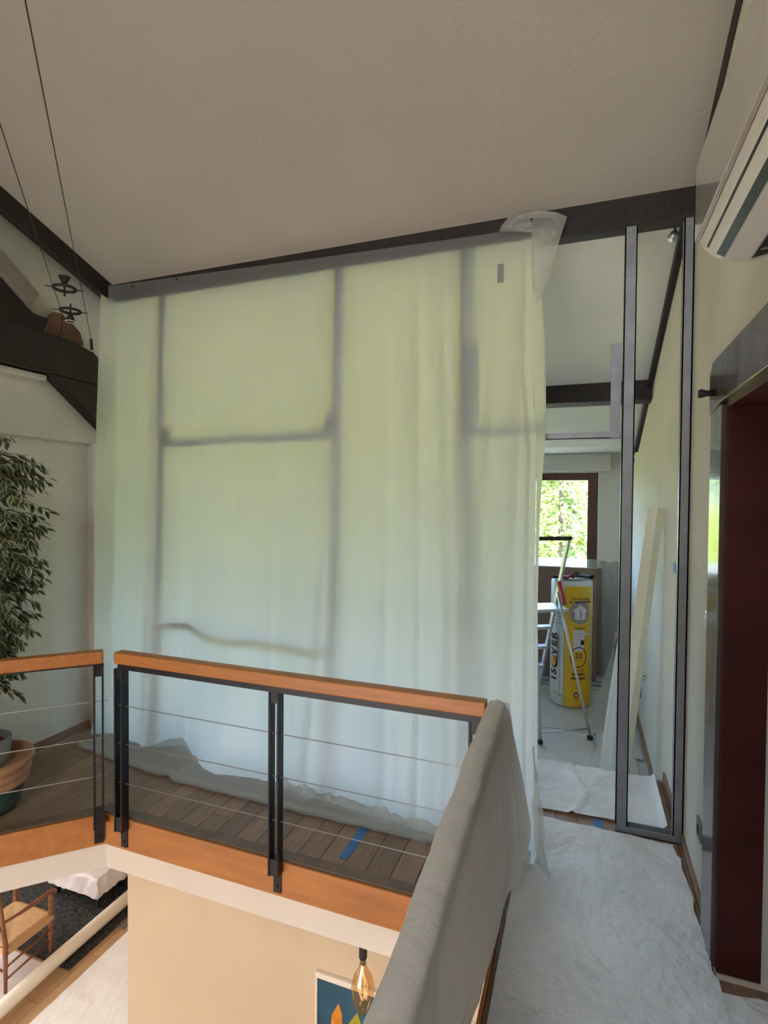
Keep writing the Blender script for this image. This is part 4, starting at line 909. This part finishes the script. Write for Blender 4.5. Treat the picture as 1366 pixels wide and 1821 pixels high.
# foliage clusters: twigs arching outwards, leaves along them
twigs = []
clusters = []
for k in range(300):
    t = random.random(); zc_ = 0.62 + 1.38 * t
    rmax = interp([(0.6, 0.16), (0.75, 0.26), (0.85, 0.12), (1.0, 0.30), (1.1, 0.22), (1.25, 0.33), (1.4, 0.27), (1.6, 0.33), (1.75, 0.34), (1.9, 0.31), (2.0, 0.22), (2.08, 0.12)], zc_)
    az = random.uniform(0, 2 * pi)
    clusters.append((az, zc_, rmax))
matlist = []
for az, z0_, rm in clusters:
    base = Vector((PX - 0.05, PY, z0_ + random.uniform(-0.05, 0.02))); r1 = rm * random.uniform(0.75, 1.08)
    tip = Vector((PX - 0.05 + cos(az) * r1, PY + sin(az) * r1, z0_ + random.uniform(-0.09, 0.05)))
    if tip.x < XL + 0.03: tip.x = XL + 0.03
    mid = (base + tip) / 2 + Vector((0, 0, 0.055)); twigs.append((base, mid, tip))
    for j in range(13):
        s = 0.25 + 0.75 * j / 12; q_ = base * (1 - s) ** 2 + mid * 2 * s * (1 - s) + tip * s * s
        dv = ((tip - mid) * s + (mid - base) * (1 - s)).normalized()
        yaw = atan2(dv.y, dv.x) + random.uniform(0.5, 1.1) * (1 if j % 2 else -1)
        R = Matrix.Rotation(yaw, 4, 'Z') @ Matrix.Rotation(random.uniform(0.0, 0.9), 4, 'Y') @ Matrix.Rotation(random.uniform(-0.6, 0.6), 4, 'X')
        q2 = q_ + Vector((random.uniform(-.012, .012), random.uniform(-.012, .012), random.uniform(-.012, .008)))
        sc = random.uniform(0.8, 1.3); q2.x = max(q2.x, XL + 0.02)
        matlist.append(Matrix.Translation(q2) @ R @ Matrix.Scale(sc, 4))
c = MB()
for b_, m_, t_ in twigs: c.tube([b_, m_ * 0.98 + b_ * 0.02, t_], [0.003, 0.0022, 0.001], 4, False)
c.build('twigs', M['bark'], fg)['kind'] = 'stuff'
# nearest to the camera side first
matlist.sort(key=lambda m: -(m.translation.x * 0.8 - m.translation.y * 0.6 + 0.2 * random.random()))
for m_ in matlist[:300]:
    o = bpy.data.objects.new('leaf', leaf_me); COL.objects.link(o); o.parent = fg
    o.matrix_local = Matrix.Translation(-Vector((PX, PY, 0))) @ m_
c = MB()
for m_ in matlist[300:]:
    b = len(c.v); c.v += [tuple(m_ @ Vector(v)) for v in LV]; c.f += [tuple(i + b for i in f) for f in LF]; c.mi += LM
o = c.build('foliage', [M['leaf'], M['leafedge']], fg, fix=False); o['kind'] = 'stuff'
for k, (yy, zz) in enumerate(((2.74, 1.50), (2.79, 1.43))):
    pass

# ------------------------------------------------------------------ downstairs
# rush seat armchair
CX0, CX1, CY0, CY1 = -5.28, -4.80, 3.31, 3.75
ch = thing('armchair', (-5.04, 3.53, ZL), 'wooden rush seat armchair with turned legs downstairs beside the dark rug', 'chair')
def turned(x, y, z0, z1, r=0.021, rings=(0.5, 0.62, 0.75, 0.86)):
    prof = []; n_ = 44
    for k in range(n_ + 1):
        t = k / n_; rr = r * (0.72 + 0.28 * min(1, t * 3))
        for q_ in rings:
            dd = abs(t - q_); 
            if dd < 0.012: rr *= 0.72
            elif dd < 0.05: rr *= 1.16
        prof.append((rr, (z1 - z0) * t))
    c = MB(); c.lathe(prof, (x, y, z0), 12); c.add([(x, y, z1)], []); c.lathe([(prof[-1][0], 0), (0.001, 0.004)], (x, y, z1), 12); return c
for x, y, z1 in ((CX1, CY1, ZL + 0.62), (CX0, CY1, ZL + 0.62)): turned(x, y, ZL + 0.041, z1).build('front_leg', M['chairwood'], ch, smooth=True)
for x, y in ((CX1, CY0), (CX0, CY0)):
    c = MB(); c.tube([(x, y, ZL + 0.014), (x, y, ZL + 0.45), (x, y - 0.06, ZL + 0.98)], [0.014, 0.021, 0.016], 12); c.build('rear_leg', M['chairwood'], ch, smooth=True)
for x in (CX0, CX1):
    s = 1 if x == CX1 else -1
    c = MB(); c.tube([(x, CY0 - 0.02, ZL + 0.66), (x + 0.018 * s, CY0 + 0.16, ZL + 0.655), (x + 0.012 * s, CY0 + 0.34, ZL + 0.645), (x, CY1 + 0.02, ZL + 0.635), (x - 0.01 * s, CY1 + 0.055, ZL + 0.60)], [0.014, 0.019, 0.021, 0.023, 0.018], 10)
    c.build('armrest', M['chairwood'], ch, smooth=True)
    for z in (0.16, 0.27): c = MB(); c.tube([(x, CY0, ZL + z - 0.03), (x, CY1, ZL + z)], 0.010, 8); c.build('stretcher', M['chairwood'], ch, smooth=True)
for y, zs in ((CY1, (0.22,)), (CY0, (0.20,))):
    for z in zs: c = MB(); c.tube([(CX0, y, ZL + z), (CX1, y, ZL + z)], 0.010, 8); c.build('stretcher', M['chairwood'], ch, smooth=True)
def seat(u, v):
    x = lerp(CX0 - 0.01, CX1 + 0.012, u); y = lerp(CY0 + 0.01, CY1 + 0.015, v)
    d = max(abs(u - 0.5), abs(v - 0.5)) * 2; crease = min(abs(abs(u - 0.5) - abs(v - 0.5)) * 8, 1)
    return (x, y, ZL + 0.432 - 0.028 * (1 - d) - 0.006 * (1 - crease) - (0.025 if d > 0.97 else 0))
c = MB(); c.grid(seat, 24, 24); c.grid(lambda u, v: (seat(u, v)[0], seat(u, v)[1], ZL + 0.345 + 0.02 * (1 - max(abs(u - .5), abs(v - .5)) * 2)), 8, 8)
for fn in (lambda u, v: (CX1 + 0.016 * (1 - abs(2 * v - 1)) + 0.012, lerp(CY0 + 0.01, CY1 + 0.015, u), ZL + lerp(0.345, 0.41, v)), lambda u, v: (CX0 - 0.02, lerp(CY0, CY1, u), ZL + lerp(0.345, 0.41, v)),
           lambda u, v: (lerp(CX0, CX1, u), CY1 + 0.024, ZL + lerp(0.345, 0.41, v)), lambda u, v: (lerp(CX0, CX1, u), CY0 - 0.0, ZL + lerp(0.345, 0.41, v))): c.grid(fn, 10, 4)
c.build('seat', M['rush'], ch, smooth=True, fix=False)
for z in (0.62, 0.78, 0.92): c = MB(); c.bar((CX0, CY0 - 0.03 - (z - .5) * .1, ZL + z), (CX1, CY0 - 0.03 - (z - .5) * .1, ZL + z), 0.012, 0.05); c.build('back_slat', M['chairwood'], ch, bevel=0.003)
# rug
c = MB()
c.grid(lambda u, v: (lerp(-6.4, -4.49, u), lerp(3.69, 5.9, v), ZL + 0.008 + 0.03 * (0.5 + 0.5 * noise.noise(Vector((u * 70, v * 80, 0))))), 130, 130)
c.box(-6.4, -4.49, 3.69, 5.9, ZL, ZL + 0.016)
tag(c.build('shag_rug', M['rug'], smooth=True, fix=False), 'dark grey shag rug on the floor downstairs under the covered ottoman', 'rug')
# covered ottoman with dark legs
ot = thing('ottoman', (-5.15, 4.7, ZL), 'low ottoman with black legs covered by a white sheet downstairs', 'ottoman')
for x, y in ((-4.87, 4.36), (-5.47, 4.36), (-4.87, 5.05), (-5.47, 5.05)):
    c = MB(); c.prism([(x - 0.02, y - 0.02), (x + 0.02, y - 0.02), (x + 0.02, y + 0.02), (x - 0.02, y + 0.02)], ZL + 0.042, ZL + 0.22, 'z'); c.build('leg', M['black'], ot, bevel=0.003)
c = MB(); c.box(-5.5, -4.84, 4.33, 5.08, ZL + 0.2, ZL + 0.365); c.build('cushion', M['glove'], ot, bevel=0.02)
def cover(u, v):
    # square cloth: centre on top, sides hanging
    a = (u - 0.5) * 2; b = (v - 0.5) * 2; hx, hy, dr_ = 0.345, 0.395, 0.20
    ea, eb = a * (hx + dr_), b * (hy + dr_)
    x = max(-hx, min(hx, ea)); y = max(-hy, min(hy, eb)); ox = abs(ea) - abs(x); oy = abs(eb) - abs(y); dz = max(ox, oy)
    x += (1 if a > 0 else -1) * (0.10 * ox + 0.018 * fbm(a * 3, b * 5) * (ox > 0)); y += (1 if b > 0 else -1) * (0.10 * oy + 0.018 * fbm(a * 5, b * 3, 2) * (oy > 0))
    if ox > 0 and oy > 0: dz = max(ox, oy) ; 
    return (-5.17 + x, 4.705 + y, ZL + 0.378 - dz + 0.008 * fbm(a * 3, b * 3) + (0.02 * fbm(a * 6, b * 6) if dz > 0.12 else 0))
c = MB(); c.grid(cover, 50, 50); c.build('cover_sheet', M['cloth'], ot, smooth=True, fix=False)
# long cream roll on the floor
c = MB(); c.tube([(-4.60, 2.2, ZL + 0.065), (-4.61, 3.6, ZL + 0.10), (-4.62, 5.9, ZL + 0.10)], 0.062, 24)
tag(c.build('carpet_roll', M['tube'], smooth=True), 'long cream coloured roll lying on the downstairs floor beside the rug', 'roll')
# dust sheet downstairs, and the paler sheet under the chair
c = MB(); c.grid(lambda u, v: (lerp(-4.328, -2.9, u), lerp(2.0, 6.2, v), ZL + 0.012 + 0.012 * abs(fbm(u * 3, v * 9)) + 0.006 * abs(fbm(u * 14, v * 10))), 50, 120)
tag(c.build('dust_sheet', M['sheetlow'], smooth=True, fix=False), 'bright white dust sheet spread on the downstairs floor along the beige wall', 'dust sheet')
c = MB(); c.grid(lambda u, v: (lerp(-6.2, -4.68, u), lerp(2.2, 3.66, v), ZL + 0.006 + 0.006 * abs(fbm(u * 6, v * 6))), 30, 30)
tag(c.build('dust_sheet', M['cloth'], smooth=True, fix=False), 'pinkish white sheet on the downstairs floor under the armchair', 'dust sheet')
c = MB(); c.box(-4.52, -4.40, 4.25, 5.4, ZL + 0.001, ZL + 0.012); tag(c.build('floor_mat', mat('speckled_mat', (0.35, 0.30, 0.24), 0.9, color2=(0.10, 0.09, 0.08), var=0.3, vscale=60)), 'narrow speckled stone coloured mat between the roll and the dust sheet', 'mat')
# picture on the beige wall
PXa, PZa = -1.506, -1.188
pc = thing('picture', (-1.1, 2.93, PZa), 'framed blue painting with orange and yellow pointed shapes on the beige wall downstairs', 'picture')
c = MB(); c.box(PXa, -0.45, 2.925, 2.949, PZa - 0.035, PZa); c.box(PXa, PXa + 0.012, 2.925, 2.949, PZa - 0.85, PZa - 0.035); c.box(-0.462, -0.45, 2.925, 2.949, PZa - 0.85, PZa - 0.035); c.box(PXa, -0.45, 2.925, 2.949, PZa - 0.885, PZa - 0.85); c.build('frame', M['tube'], pc, bevel=0.002)
c = MB(); c.box(PXa + 0.012, -0.462, 2.938, 2.948, PZa - 0.85, PZa - 0.035); cv = c.build('canvas', M['painting'], pc)
for (xa, za, w, h, m_, nm) in ((-1.352, -1.345, 0.10, 0.62, 'sail1', 'painted_shape'), (-1.23, -1.36, 0.12, 0.62, 'sail2', 'painted_shape'), (-1.05, -1.30, 0.14, 0.7, 'redglove', 'painted_shape')):
    c = MB(); c.prism([(xa, za), (xa + w * 0.22, za - h * 0.10), (xa + w * 0.5, za - h), (xa - w * 0.9, za - h), (xa - w * 0.45, za - h * 0.14)], 2.9355, 2.9378, 'y'); c.build(nm, M[m_], cv)
# pendant bulb
LX, LY = -1.058, 2.60
pb = thing('pendant_bulb', (LX, LY, -0.3), 'large amber filament bulb hanging on a black socket under the gallery', 'lamp')
c = MB(); c.tube([(LX, LY, -0.302), (LX, LY, -0.60)], 0.003, 6); c.build('cord', M['black'], pb)
c = MB(); c.lathe([(0.0, 0.0), (0.012, 0.0), (0.021, -0.01), (0.022, -0.10), (0.018, -0.108), (0, -0.108)], (LX, LY, -0.60), 20); c.build('socket', M['black'], pb, smooth=True)
c = MB(); c.lathe([(0.016, 0), (0.016, -0.028), (0.0, -0.03)], (LX, LY, -0.708), 16); c.build('bulb_cap', M['wire'], pb, smooth=True)
c = MB(); c.lathe([(0.017, -0.02), (0.026, -0.05), (0.052, -0.10), (0.062, -0.15), (0.058, -0.20), (0.042, -0.25), (0.02, -0.285), (0.004, -0.298), (0.0, -0.299)], (LX, LY, -0.712), 28); gb = c.build('bulb_glass', M['amber'], pb, smooth=True)
c = MB(); c.tube([(LX, LY, -0.735), (LX, LY, -0.80)], 0.006, 8)
for k in range(6):
    a = k * pi / 3; c.tube([(LX + 0.008 * cos(a), LY + 0.008 * sin(a), -0.795), (LX + 0.026 * cos(a + .4), LY + 0.026 * sin(a + .4), -0.86), (LX + 0.007 * cos(a + .8), LY + 0.007 * sin(a + .8), -0.93)], 0.0016, 5)
c.build('filament', M['filament'], pb, smooth=True)

# ------------------------------------------------------------------ outdoors
c = MB(); c.box(-80, 80, 7.05, 140, -3.3, -3.0); g_ = c.build('lawn', M['grass']); g_['kind'] = 'structure'
def blob_hedge(x0, x1, y, h, label, m):
    c = MB()
    for k in range(int((x1 - x0) * 9)):
        x = random.uniform(x0, x1); z = -3 + random.random() * h; yy = y + random.uniform(-0.5, 0.5)
        r = random.uniform(0.25, 0.5); R = Matrix.Rotation(random.uniform(0, 6.28), 3, Vector((random.random(), random.random(), random.random())).normalized())
        vs = [R @ Vector(v) * r + Vector((x, yy, z)) for v in ((1, 0, 0), (-1, 0, 0), (0, 1, 0), (0, -1, 0), (0, 0, 1), (0, 0, -1))]
        c.add(vs, [(0, 2, 4), (2, 1, 4), (1, 3, 4), (3, 0, 4), (2, 0, 5), (1, 2, 5), (3, 1, 5), (0, 3, 5)])
    c.box(x0, x1, y - 0.2, y + 0.5, -3, -3 + h * 0.9)
    return tag(c.build('hedge', m, fix=False), label, 'hedge')
blob_hedge(-40, 30, 34, 4.6, 'green hedge closing off the garden beyond the lawn', M['hedge'])
def conifer(x, y, h, rad, label, seed):
    rr = random.Random(seed); g = thing('conifer', (x, y, -3), label, 'tree', 'golden conifers outside the far window')
    c = MB(); c.tube([(x, y, -3), (x, y, -3 + h * 0.9)], [0.09, 0.02], 8); c.build('trunk', M['bark'], g)
    c1, c2 = MB(), MB()
    nb = 330
    for k in range(nb):
        t = (k / nb); z = -3 + h * (0.06 + 0.92 * t); az = k * 2.39996 + rr.uniform(-0.3, 0.3); R_ = rad * (1 - t) ** 0.7 * rr.uniform(0.7, 1.08) + 0.12
        dx, dy = cos(az), sin(az)
        for j in range(16):
            s = (j + rr.random()) / 16; px = x + dx * R_ * s; py = y + dy * R_ * s; pz = z + 0.25 * R_ * s - 0.55 * R_ * s * s
            side = rr.choice((-1, 1)); sl = rr.uniform(0.07, 0.17) * (1.1 - 0.4 * s)
            q_ = Vector((px, py, pz)); tip = q_ + Vector((dx * sl * 0.7 - dy * side * sl * 0.7, dy * sl * 0.7 + dx * side * sl * 0.7, -sl * rr.uniform(0.2, 1.1)))
            wv = Vector((-dy, dx, 0.4)) * 0.022
            tgt = c1 if (s > 0.52 and rr.random() < 0.8) else c2
            m_ = (q_ + tip) / 2
            tgt.add([q_, m_ + wv, tip, m_ - wv, m_ + Vector((0, 0, -0.02))], [(0, 1, 4), (1, 2, 4), (2, 3, 4), (3, 0, 4)])
    for k in range(2600):
        t = rr.random() ** 1.2; a_ = rr.uniform(0, 6.283); R_ = rad * (1 - t) ** 0.7 * rr.uniform(0.1, 0.55); q_ = Vector((x + cos(a_) * R_, y + sin(a_) * R_, -3 + h * t * 0.93)); sl = rr.uniform(0.1, 0.2)
        tip = q_ + Vector((cos(a_) * sl, sin(a_) * sl, rr.uniform(-0.12, 0.05))); wv = Vector((-sin(a_), cos(a_), 0.5)) * 0.04; m_ = (q_ + tip) / 2
        c2.add([q_, m_ + wv, tip, m_ - wv, m_ + Vector((0, 0, -0.02))], [(0, 1, 4), (1, 2, 4), (2, 3, 4), (3, 0, 4)])
    o = c1.build('golden_tips', M['needle'], g, fix=False); o['kind'] = 'stuff'; o = c2.build('inner_foliage', M['needle2'], g, fix=False); o['kind'] = 'stuff'
conifer(-0.50, 12.9, 9.0, 2.2, 'tall golden conifer outside filling the view through the right pane of the far window', 3)
for k, lb_ in enumerate(('golden conifer outside, first to the left of the tall one', 'golden conifer outside, second to the left of the tall one', 'golden conifer outside, third to the left of the tall one', 'golden conifer outside, furthest left of the row')):
    conifer(-5.1 - 4.3 * k, 14.0 + 0.9 * (k % 2), 6.1, 2.15, lb_, 11 + k)
conifer(4.4, 15.0, 7.0, 2.1, 'golden conifer outside to the right beyond the far wall corner', 5)
blob_hedge(-3.2, 6.5, 17.9, 6.8, 'tall green hedge close behind the tall golden conifer', M['hedge'])
# pale canvas roof of the terrace below the window
c = MB(); c.grid(lambda u, v: (lerp(-2.0, 1.2, u), lerp(7.25, 9.2, v), 0.70 + 0.10 * v - 0.10 * ((2 * u - 1) ** 2) * 0 + 0.02 * sin(u * 40) * 0.5), 60, 8)
c.grid(lambda u, v: (lerp(-2.0, 1.2, u), 9.2, lerp(0.80, 0.62, v)), 20, 2); c.grid(lambda u, v: (lerp(-2.0, 1.2, u), 7.25, lerp(0.70, 0.58, v)), 20, 2)
aw = thing('terrace_awning', (-0.4, 8.2, -3), 'pale canvas terrace roof just below the far window', 'awning')
c.build('canvas', M['roof'], aw, smooth=True, fix=False)
for x, y in ((-1.9, 9.1), (1.1, 9.1), (-1.9, 7.35), (1.1, 7.35)):
    c = MB(); c.box(x - 0.04, x + 0.04, y - 0.04, y + 0.04, -3.0, 0.66); c.build('post', M['whitepaint'], aw)
